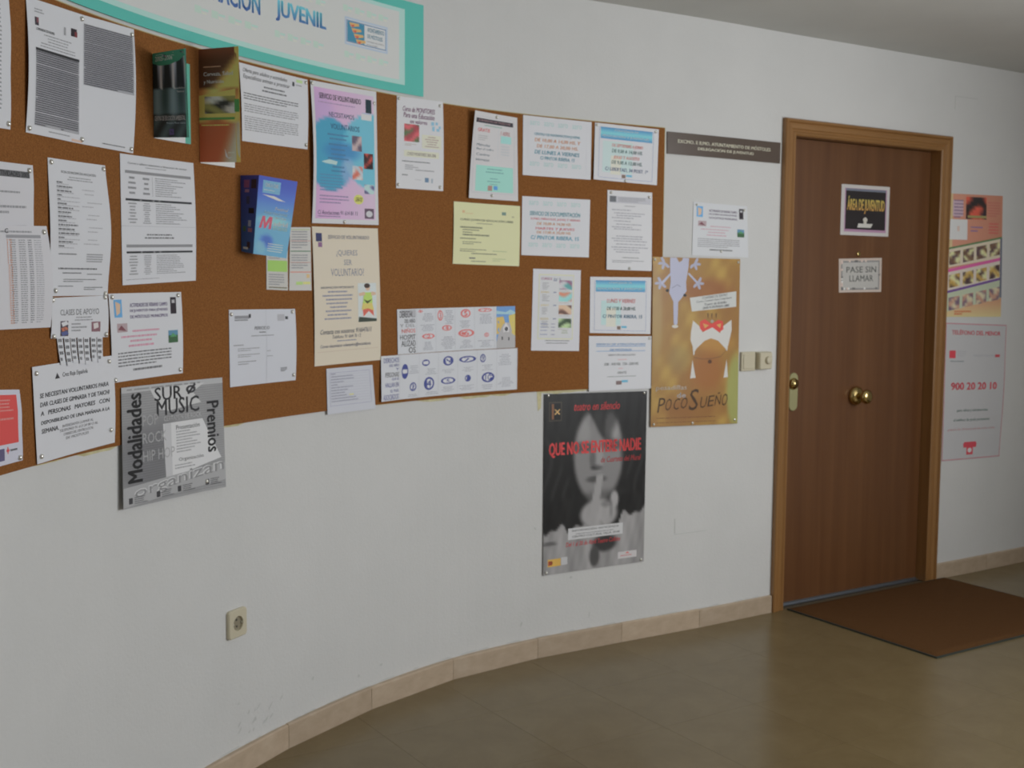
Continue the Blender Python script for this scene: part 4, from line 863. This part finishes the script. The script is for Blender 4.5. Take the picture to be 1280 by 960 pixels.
# ---- film poster
t=sh('film_poster','film','large black and white play poster, face with a finger to the lips and red title','poster',paper=(42,40,42),m='gloss',d=.0018,curl=lambda u,v:.003*v,k=1.75)
def face(x,y):
    g=40+4*wav(x,y,.7)
    f=blobf(x,y,.53,.35,.24,.27,.22); g=g*(1-f)+110*f
    f=blobf(x,y,.60,.13,.10,.11,.8)*blobf(x,y,.5,.2,.6,.5,.2); g=g*(1-f*.9)+46*f*.9
    # fringe of hair
    f=smooth((.36-y)/.12)*smooth((x-.40-(y-.1)*.9)/.05)*smooth((.62-x+(y-.1)*.5)/.08); g=g*(1-f)+52*f
    f=smooth((.14-y)/.07); g=g*(1-f)+40*f
    f=blobf(x,y,.655,.2,.07,.09,1); g+=18*f
    f=blobf(x,y,.38,.22,.07,.07,1)*smooth((.62-x)/.1); g+=10*f
    g-=9*max(0,math.sin(x*55+y*9))*smooth((.24-y)/.1)
    f=blobf(x,y,.38,.305,.10,.03,.8); g=g*(1-f*.6)+50*f*.6
    f=blobf(x,y,.66,.30,.10,.03,.8); g=g*(1-f*.6)+50*f*.6
    f=blobf(x,y,.47,.375,.03,.05,.9); g-=24*f
    f=blobf(x,y,.54,.37,.035,.07,.9); g+=14*f
    f=blobf(x,y,.51,.425,.055,.014,.9); g-=42*f
    f=blobf(x,y,.51,.49,.095,.02,.8); g=g*(1-f*.75)+58*f*.75
    f=blobf(x,y,.60,.58,.2,.05,.9)*smooth((y-.53)/.05); g=g*(1-f*.4)+60*f*.4
    # hair falling on both sides
    f=smooth((.27-x+.06*math.sin(y*14))/.10)*smooth((y-.2)/.1); g=g*(1-f)+(38+12*max(0,math.sin(x*60+3*math.sin(y*13))))*f
    f=smooth((x-.77-.05*math.sin(y*11+1))/.08)*smooth((y-.2)/.1); g=g*(1-f)+(38+11*max(0,math.sin(x*62+3*math.sin(y*12+1))))*f
    f=smooth((y-.56)/.05)*(1-blobf(x,y,.52,.70,.24,.14,.5)); g=g*(1-f)+(40+6*wav(x,y,2))*f
    # hand and finger
    f=blobf(x,y,.54,.69,.18,.085,.35); g=g*(1-f)+(132+6*wav(x,y,2))*f
    cx=.555-(y-.44)*.28 if y<.64 else .5; f=smooth((.033+.05*max(0,y-.5)-abs(x-cx))/.018+.5)*smooth((y-.455)/.02)*smooth((.70-y)/.04); g=g*(1-f)+130*f
    f=blobf(x,y,.69,.615,.04,.05,.6); g=g*(1-f)+136*f
    f=blobf(x,y,.61,.635,.05,.02,.9); g-=26*f
    f=blobf(x,y,.66,.67,.015,.05,1); g-=22*f
    # fur coat
    edge=.745+.02*math.sin(x*30)+.015*math.sin(x*53+1)-(.06*smooth((x-.7)/.15))
    f=smooth((y-edge)/.02)*(1-blobf(x,y,.5,.70,.25,.08,.3)*.0); g=g*(1-f)+(124+14*wav(x,y,2.2))*f
    f=blobf(x,y,.60,.86,.12,.05,.5); g=g*(1-f)+58*f
    f=blobf(x,y,.50,.93,.05,.06,.5); g=g*(1-f)+66*f
    f=blobf(x,y,.06,.83,.07,.012,.8); g=g*(1-f*.6)+60*f*.6
    g=max(26,min(160,40+(g-40)*1.12-8*(g<60))); return (g,g*.985,g*.99)
t.paint((0,0,1,1),face,60,90,'photo_print')
RR=(205,38,42)
t.text('QUE NO SE ENTERE NADIE',(.05,.268,.95,.353),RR,.04); t.text('teatro en silencio',(.28,.052,.74,.098),(190,35,40),.02,shear=.2); t.text('de Cuarteto del Mural',(.55,.365,.95,.398),(175,35,40),.015,shear=.15)
t.rect((.05,.045,.17,.15),(70,62,50),'emblem'); t.rect((.056,.049,.164,.146),(34,32,33),'emblem'); t.rect((.075,.055,.095,.14),(120,75,40),'emblem'); t.rect((.10,.055,.155,.085),(20,20,22),'emblem'); t.poly([(.10,.085),(.11,.085),(.155,.112),(.145,.116)],(215,150,70),'emblem'); t.poly([(.145,.085),(.155,.087),(.11,.116),(.10,.112)],(215,150,70),'emblem'); t.rect((.10,.115,.155,.14),(20,20,22),'emblem')
t.rect((.24,.755,.78,.82),(176,176,178),'white_label'); t.text('INFORMACIÓN ANTICIPADA',(.28,.762,.74,.776),TXC,.01,part='white_label'); t.words((.27,.785,.73,.795),1,MID,'c',part='white_label'); t.text('CENTRO CULTURAL VILLA, 20:00',(.28,.798,.75,.812),TXC,.01,part='white_label')
t.text('Del 1 al 30 de Abril Teatro Cofides',(.22,.832,.76,.858),(195,45,50),.015,shear=.15)
t.rect((.045,.915,.17,.957),(205,150,20),'logo'); t.oval(.075,.937,.018,.012,(140,60,25),'logo'); t.rect((.05,.925,.065,.95),(160,60,30),'logo'); t.rect((.175,.912,.235,.955),(170,170,172),'logo'); t.rect((.735,.925,.925,.965),(176,172,174),'logo'); t.poly([(.81,.938),(.83,.928),(.85,.938)],(205,70,60),'logo'); t.words((.76,.942,.90,.955),1,(180,110,110),part='logo')
t.tacks((.04,.008),(.97,.010),(.97,.985),(.03,.985)); t.done()
# ---- brown plaque
t=sh('door_plaque','brown_sign','dark brown horizontal plaque with two lines of cream lettering, left of the door frame','sign',paper=(74,62,54),d=.0045,thick=.004,m='plastic_film')
t.text('EXCMO. E ILMO. AYUNTAMIENTO DE MÓSTOLES',(.085,.27,.905,.47),(188,176,156),.03); t.text('DELEGACIÓN DE JUVENTUD',(.25,.56,.75,.76),(188,176,156),.03); t.done()
# ---- white notice on the bare wall
t=sh('wall_notice','wall_info','white notice with purple heading and two logos, alone on the wall under the brown plaque',paper=(170,172,176),d=.002)
joven(t,0); t.tacks((.06,.05),(.94,.08),(.50,.90)); t.done()
# ---- ochre poster
t=sh('illustrated_poster','poco','ochre illustrated poster with an upside-down lilac creature and a red bow, touching the light switch','poster',paper=(150,105,50),m='gloss',d=.0085,curl=lambda u,v:.002*math.sin(math.pi*v)*(1-u),k=1.7)
def och(x,y):
    n1=wav(x*.9+y*.4,y*.8,.8); n2=wav(x*.5+3,y*1.3+1,1.7)
    c=mixc((158,112,48),(150,98,60),.5+.5*n1); c=mixc(c,(178,134,60),smooth(n2*.8+.1)); c=mixc(c,(146,82,55),blobf(x,y,.60,.19,.28,.07,1)*.8)
    c=mixc(c,(176,118,50),blobf(x,y,.7,.5,.2,.07,1)); c=mixc(c,(158,92,46),blobf(x,y,.62,.68,.2,.12,1)*.9); c=mixc(c,(165,130,105),blobf(x,y,.05,.35,.06,.25,1)*.7)
    c=mixc(c,(142,84,46),blobf(x,y,.5,.9,.4,.07,1)*.6); c=mixc(c,(150,148,100),blobf(x,y,.97,.80,.11,.22,.5)*.9); c=mixc(c,(150,118,90),blobf(x,y,.30,.6,.12,.08,1)*.6); return (c[0]*.95,c[1]*1.0,c[2]*.70)
t.paint((0,0,1,1),och,34,50,'background_print')
LV=(158,160,184)
def pp(x,y): return ((x-105)/880,(y-92)/1672)
def PPoly(pts,c,part): t.poly([pp(*q) for q in pts],c,part)
CR='hanging_creature'
for cx,cy,k in ((185,345,1),(545,340,-1),(215,150,1),(510,150,-1)):
    for a in range(4):
        an=a*1.15+(.5 if cx<400 else -.9)+.2*k; PPoly([(cx-8*math.sin(an),cy+8*math.cos(an)),(cx+34*math.cos(an)-17*math.sin(an),cy+34*math.sin(an)+17*math.cos(an)),(cx+58*math.cos(an)-12*math.sin(an),cy+62*math.sin(an)+12*math.cos(an)),(cx+62*math.cos(an)+6*math.sin(an),cy+66*math.sin(an)-6*math.cos(an)),(cx+34*math.cos(an)+12*math.sin(an),cy+34*math.sin(an)-12*math.cos(an)),(cx+8*math.sin(an),cy-8*math.cos(an))],(150,150,172),CR)
PPoly([(180,340),(275,240),(285,255),(195,365)],LV,CR); PPoly([(440,250),(455,240),(545,330),(530,345)],LV,CR)
PPoly([(268,95),(330,95),(355,140),(385,120),(390,95),(452,95),(448,180),(425,330),(430,420),(380,495),(350,530),(300,520),(262,440),(275,330),(268,200)],LV,CR)
PPoly([(302,510),(350,510),(345,745),(330,760),(308,745)],LV,CR); t.oval(*pp(322,770),.035,.010,(180,175,165),CR); t.oval(*pp(245,418),.018,.009,(35,32,35),CR); t.oval(*pp(415,462),.018,.009,(35,32,35),CR)
PPoly([(285,390),(340,355),(375,375),(370,382),(338,365),(292,397)],(130,132,160),CR)
CO='white_collar'; WC=(184,182,178)
PPoly([(500,712),(560,765),(600,830),(530,960),(505,985),(478,910),(480,830)],WC,CO); PPoly([(900,705),(905,810),(870,960),(845,985),(770,860),(810,770)],WC,CO)
PPoly([(530,960),(600,830),(690,775),(770,830),(870,960),(855,1005),(830,985),(760,915),(685,890),(620,915),(540,990),(510,1040),(500,985)],WC,CO)
PPoly([(500,985),(520,985),(520,1050),(508,1060)],WC,CO); PPoly([(840,975),(868,960),(858,1020),(845,1010)],WC,CO)
PPoly([(500,1105),(535,1285),(480,1290)],WC,CO); PPoly([(855,1105),(872,1285),(825,1290)],WC,CO)
for a,b_2 in (((510,1080),(600,1098)),((600,1098),(700,1095)),((700,1095),(790,1075)),((790,1075),(850,1010))): PPoly([(a[0],a[1]-4),(b_2[0],b_2[1]-4),(b_2[0],b_2[1]+3),(a[0],a[1]+3)],(118,80,48),'line_drawing')
PPoly([(570,720),(620,700),(690,745),(760,705),(810,720),(815,800),(770,830),(700,780),(600,825),(570,790)],(205,50,40),'red_bow'); PPoly([(600,740),(660,760),(620,790)],(215,140,50),'red_bow'); PPoly([(740,755),(790,740),(780,790)],(215,140,50),'red_bow'); t.oval(*pp(695,720),.02,.010,(150,140,125),'red_bow')
for x in (650,690,735): PPoly([(x-6,640),(x+8,640),(x+5,690),(x,690)],(95,70,45),'red_bow')
t.oval(*pp(678,1125),.024,.012,(90,58,38),'line_drawing'); t.oval(*pp(620,1385),.14,.045,(150,92,44),'line_drawing',18,.96)
t.text('pesadillas',(.05,.755,.39,.79),(178,168,158),.01); t.text('de',(.28,.80,.38,.83),(165,165,170),.01)
for ch,x0,x1,y0,y1 in (('P',170,235,600,745),('O',240,300,610,730),('C',320,375,610,725),('O',390,455,600,715),('S',475,565,520,735),('U',585,650,600,715),('E',665,725,590,700),('Ñ',740,800,560,690),('O',810,870,575,700)):
    a,b_2=pp(x0,y0+880),pp(x1,y1+880); t.text(ch,((a[0]+.012,a[1]),(b_2[0]+.012,a[1]-.004),(b_2[0]-.008,b_2[1]-.004),(a[0]-.008,b_2[1])),(70,50,32),-.002)
t.words((.06,.955-.01,.80,.965-.01),1,(110,68,40),fill=1); t.words((.06,.985-.012,.80,.993-.012),1,(110,68,40),fill=1)
lq=[pp(465,487),pp(948,417),pp(950,572),pp(487,622)]
t.poly([lq[0],lq[1],lq[2],lq[3]],(178,180,178),'white_label')
for k,(s_,a,b_2) in enumerate((('CONVENIO DE TEATRO',.25,.80),('Centro Cultural Clara Campoamor',.12,.90),('Teatro de Bolsillo',.28,.78),('20:00 H. ENTRADA LIBRE',.24,.84))):
    tl=bil(lq,a,.06+k*.235); tr=bil(lq,b_2,.06+k*.235); br=bil(lq,b_2,.22+k*.235); bl_=bil(lq,a,.22+k*.235); t.text(s_,(tl,tr,br,bl_),(90,90,98),.01,shear=.15,part='white_label')
t.tacks((.02,.015),(.975,.02),(.96,.975),(.46,.985),(.03,.985)); t.done()
# ---- posters right of the door
t=sh('travel_poster','expo','colourful poster with slanted rows of tiny pictures, right of the door at eye height','poster',paper=(160,125,100),m='gloss',d=.002,k=2.5)
t.paint((0,0,1,1),lambda x,y:mixc(mixc((164,108,86),(150,95,72),x),(170,148,96),smooth((y-.85)/.1)),10,10,'background_print')
t.rect((.01,0,.10,.5),(158,138,96)); t.rect((.10,.05,.28,.18),(150,128,140)); t.words((.12,.04,.30,.20),6,(110,84,110)); t.paint((.33,.02,.70,.20),photo(((45,38,45),(175,60,35),(40,36,36)),1.2,5),8,8,'photo_print'); t.rect((.36,.17,.70,.19),(120,110,60)); t.words((.72,.05,.98,.18),6,(150,80,70)); t.words((.75,.22,.95,.32),4,(160,60,60)); t.words((.42,.25,.66,.31),2,(110,84,120)); t.rect((.05,.205,.36,.37),(172,168,164),'white_label'); t.rect((.18,.26,.22,.30),(190,140,130),'white_label')
def band(y0l,y0r,y1l,y1r,c): t.rect(((0,y0l),(1,y0r),(1,y1r),(0,y1l)),c)
band(.455,.345,.60,.51,(168,150,130)); band(.44,.335,.455,.350,(70,100,60)); band(.615,.505,.64,.53,(200,55,120)); band(.64,.53,.79,.675,(172,150,140)); band(.79,.67,.81,.69,(90,60,120)); band(.81,.69,.96,.84,(140,148,125))
for r in range(3):
    for k in range(4):
        x=.05+k*.24; y=.49+r*.185-.105*x-.01; cs_=(((176,168,110),(70,50,60),(90,66,50)),((176,160,110),(60,44,50),(150,120,40)),((160,150,120),(90,70,90),(150,110,90)))[r]
        t.paint(((x,y),(x+.19,y-.02),(x+.19,y+.085),(x,y+.105)),photo(cs_,1.2,r*4+k),6,5,'small_picture')
t.words((.15,.945,.45,.985),2,(205,95,50),fill=1,hgt=.7); t.rect((.965,.35,1,.84),(80,84,100)); t.done()
t=sh('helpline_poster','tel','white helpline poster with thin red border and red telephone symbol, right of the door','poster',paper=(128,128,130),m='gloss',d=.002,curl=lambda u,v:.006*math.sin(math.pi*v)**2*u,k=3.1)
R2=(150,36,50); 
t.frame((.004,.004,.996,.996),.0035,(140,70,82)); t.text('TELÉFONO DEL MENOR',(.10,.045,.90,.085),R2,.02)
t.rect((.07,.20,.17,.255),(160,30,45),'logo'); t.words((.2,.20,.36,.245),3,(120,120,124)); t.words((.09,.27,.36,.285),1,(80,90,96)); t.text('Fundación Ayuda Menor',(.46,.225,.86,.245),(110,112,118),.0); t.rect((.82,.225,.90,.245),(140,40,50),'logo')
t.text('900 20 20 10',(.11,.43,.87,.485),R2,.03); t.text('para niños y adolescentes',(.22,.625,.74,.65),(50,84,76),.012,shear=.15); t.text('el teléfono de ayuda permanente',(.17,.695,.78,.72),(50,84,76),.012,shear=.15); t.text('gratuito las 24 horas del día, todo el año',(.08,.765,.88,.785),(150,100,105),.005,shear=.15)
t.rect((.37,.87,.56,.905),R2,'telephone_symbol'); t.poly([(.35,.885),(.37,.87),(.41,.885),(.41,.91),(.36,.912)],R2,'telephone_symbol'); t.poly([(.56,.87),(.58,.885),(.57,.912),(.52,.91),(.52,.885)],R2,'telephone_symbol'); t.rect((.41,.905,.52,.965),R2,'telephone_symbol'); t.oval(.465,.932,.035,.018,(150,140,142),'telephone_symbol'); t.done()
# ---- signs on the door leaf
t=Sheet('door_sign',C['area'],LD+.0015,'square white-bordered sign with yellow letters on black, upper on the wooden door','sign',paper=(164,160,158),P=Dp,m='plastic_film',thick=.001)
t.rect((.07,.07,.94,.93),(150,110,140)); t.rect((.09,.09,.92,.88),(38,34,36)); t.rect((.09,.075,.92,.12),(95,100,115))
t.text('ÁREA DE JUVENTUD',(.12,.22,.90,.57),grad((200,165,45),(205,130,35),.2,.6),.035); t.oval(.50,.685,.045,.05,(165,160,150),'emblem'); t.rect((.47,.70,.53,.76),(165,160,150),'emblem'); t.poly([(.36,.76),(.66,.76),(.62,.84),(.34,.84)],(168,166,160),'emblem'); t.done()
t=Sheet('door_sign',C['pase'],LD+.0015,'small pale metallic sign reading to enter without knocking, lower on the wooden door','sign',paper=(165,150,140),P=Dp,m='plastic_film',thick=.0015)
t.rect((.05,.07,.95,.93),(120,118,118)); t.rect((.08,.12,.92,.88),(152,150,146)); t.text('PASE SIN',(.17,.24,.87,.42),(90,94,92),.004); t.text('LLAMAR',(.24,.50,.80,.68),(90,94,92),.004)
rd=random.Random(5)
for k in range(26):
    x=rd.choice((.05,.92)) if k%2 else rd.uniform(.05,.9); y=rd.uniform(.05,.9) if k%2 else rd.choice((.05,.86)); t.rect((x,y,x+.04,y+.06),(rd.choice(((180,160,150),(95,95,95),(185,180,176)))),'embossed_border')
t.done()
# ---- three leaflets standing off the board
def hinge(s,z,along,out,d0=BD):
    p,t_,n=frame(s); q=p+n*d0+t_*along+n*out; q.z=z; return q
def page(s,z1,z0,ang,w_): a=math.radians(ang); return hinge(s,z1,0,0),hinge(s,z1,math.cos(a)*w_,math.sin(a)*w_),hinge(s,z0,math.cos(a)*w_,math.sin(a)*w_),hinge(s,z0,0,0),(w_,z1-z0)
def back(name,s,z1,z0,w_,root,col=(185,184,178),edge=None):
    b_=Sheet(name,[(s,z1),(s+w_,z1),(s+w_,z0),(s,z0)],BD+.0005,None,None,paper=col,curl=lambda u,v:.004*u)
    if edge: b_.rect((.85,0,1,1),edge)
    o=b_.done(); l=o.location.copy(); o.parent=root; o.location=l-root.location; return o
GR='leaflets standing off the cork board'
t=Sheet('nature_brochure',None,0,'narrow dark green brochure with a lake photo, sticking out from the board at upper left','brochure',paper=(30,60,55),m='gloss',map3=(hinge(6.127,1.985,0,0),hinge(6.127,1.985,-.030,.120),hinge(6.127,1.778,.022,.088),hinge(6.127,1.778,0,0),(.1,.207)),group=GR,k=2.9)
def lake(x,y):
    c=mixc((150,160,180),(24,32,34),smooth(abs(math.sin(x*8+1.2))*1.5-.35+(y-.1)*1.3)); 
    if y>.40: c=mixc((34,56,56),(88,112,118),.5+.5*math.sin(x*13)*math.cos((y-.5)*4))
    if y>.72: c=mixc(c,(26,30,30),.6+.3*math.sin(x*14+y*20))
    return c
t.paint((0,.02,.97,1),lake,16,30,'cover_photo'); t.poly([(0,0),(1,0),(1,.06),(.8,.12),(.5,.155),(.2,.155),(0,.12)],(28,105,80),'cover_band'); t.rect((.95,0,1,1),(50,130,110),'cover_band')
t.text('2005-2006',(.08,.045,.60,.10),(165,190,180),.0); t.words((.1,.02,.35,.035),1,(120,170,150)); t.text('Actividades y',(.62,.42,.95,.445),(165,175,175),.005); t.text('Talleres',(.70,.46,.92,.48),(165,175,175),.005); t.text('CENTRO DE EDUCACIÓN AMBIENTAL',(.03,.73,.92,.80),(160,172,178),.005); t.text('Parque Finca Liana',(.38,.82,.92,.845),(120,140,150),.0); t.rect((.45,.90,.58,.97),(60,50,90),'cover_photo')
r=t.done(); back('inner_page',6.127,1.983,1.777,.143,r,edge=(60,150,130))
t=Sheet('nutrition_brochure',None,0,'narrow orange brown brochure about nutrition, sticking out between green brochure and white circular','brochure',paper=(190,130,30),m='gloss',map3=(hinge(6.313,2.029,0,0),hinge(6.313,2.030,.008,.122),hinge(6.313,1.735,.036,.104),hinge(6.313,1.735,0,0),(.115,.295)),group=GR,k=2.6)
def beer(x,y):
    c=mixc((140,84,26),(196,150,52),.5+.5*math.sin((x+y*1.6)*7+1)); 
    if y<.35: c=mixc((70,40,20),(186,150,50),smooth((x+y*2.2-.95)*3)); c=mixc(c,(100,48,18),smooth((.12-y)*8))
    if y>.66: c=mixc((150,68,20),(150,150,130),smooth((x*1.2+y-1.45)*2))
    return c
t.paint((0,0,1,1),beer,16,30,'cover_print'); t.rect((.90,0,1,1),(196,140,34),'cover_print'); t.poly([(.0,.41),(.9,.36),(.9,.62),(.0,.62)],(186,146,46),'cover_print')
t.paint((.14,.42,.9,.57),photo(((165,160,150),(40,40,36),(120,115,50)),1,6),8,6,'cover_photo'); t.rect((0,.605,.88,.625),(60,120,50),'cover_print'); t.rect((.88,.45,1,.56),(50,115,50),'cover_print'); t.words((.05,.66,.9,.685),1,(210,160,40))
t.text('Cerveza, Salud',(.12,.205,.85,.245),(205,195,180),.015); t.text('y Nutrición',(.12,.275,.62,.315),(205,195,180),.015); t.words((.12,.15,.65,.17),1,(160,120,90)); t.poly([(.62,.88),(.70,.96),(.82,.95),(.72,.97),(.64,.95)],(186,180,160),'cover_print'); t.words((.7,.90,.9,.93),1,(170,168,140))
r=t.done(); back('inner_page',6.315,2.02,1.733,.14,r)
p,t_,n=frame(6.484)
a0_,b0_=hinge(6.484,1.715,0,0),hinge(6.484,1.504,0,0)
a1,b1=hinge(6.484,1.7145,.008,.058),hinge(6.484,1.497,-.006,.046)
a2=a1+t_*.106+n*.052; b2=b1+t_*.090+n*.046; a2.z=1.703; b2.z=1.486
t=Sheet('film_festival_brochure',None,0,'glossy blue folded brochure with a red capital letter, sticking out above the small coupons','brochure',paper=(50,90,170),m='gloss',map3=(a1,a2,b2,b1,(.1,.21)),group=GR,k=2.3)
def bluef(x,y):
    c=mixc((42,66,165),(70,140,200),smooth(y*1.6)); c=mixc(c,(120,180,220),blobf(x,y,.5,.55,.4,.06,1)*.6); c=mixc(c,(35,75,160),blobf(x,y,.35,.82,.18,.08,.8)*.8); c=mixc(c,(90,150,215),blobf(x,y,.2,.9,.15,.08,.6)*.8); return c
t.paint((0,0,1,1),bluef,14,26,'cover_print'); t.rect((.12,.05,.58,.21),(80,140,190),'cover_print'); t.text('CINE A CINE',(.18,.08,.52,.13),(170,195,215),.01); t.words((.15,.16,.5,.18),1,(150,180,205))
t.text('Festival',(.50,.37,.86,.41),(165,190,220),.01,shear=.2); t.text('Internacional',(.22,.43,.86,.47),(140,175,215),.005,shear=.2); t.text('de Cine',(.52,.485,.84,.52),(170,190,215),.01,shear=.2); t.poly([(.10,.66),(.18,.505),(.25,.50),(.28,.59),(.37,.50),(.46,.505),(.44,.66),(.37,.66),(.385,.56),(.29,.655),(.24,.655),(.21,.56),(.17,.66)],(215,40,75),'red_letter'); t.text('adrid',(.50,.55,.90,.61),(175,195,220),.02); t.text('ESTUDIOS',(.50,.62,.90,.66),(150,165,130),.01); t.words((.4,.83,.9,.95),4,(150,190,220))
t.poly([(.12,.23),(.45,.235),(.75,.285),(.55,.285),(.3,.255)],(185,200,225),'cover_print'); r=t.done()
v=Sheet('side_panel',None,0,None,None,paper=(36,50,130),m='gloss',map3=(a0_,a1,b1,b0_,(.06,.21)))
v.paint((0,0,1,1),lambda x,y:mixc((38,45,130),(36,85,150),y),4,8,'cover_print')
for x,y,w_,h_,c in ((.2,.06,.3,.1,(110,60,110)),(.6,.05,.3,.12,(40,30,45)),(.25,.18,.25,.04,(120,90,130)),(.35,.27,.2,.1,(40,50,90)),(.5,.42,.35,.07,(20,25,35)),(.5,.58,.2,.08,(120,140,170)),(.15,.66,.2,.07,(50,90,70)),(.5,.68,.3,.05,(130,90,110)),(.45,.86,.25,.08,(50,40,50)),(.15,.93,.4,.03,(150,170,200))): v.rect((x,y,x+w_,y+h_),c)
o=v.done(); l=o.location.copy(); o.parent=r; o.location=l-r.location
back('back_page',6.486,1.712,1.506,.06,r,(150,160,180))
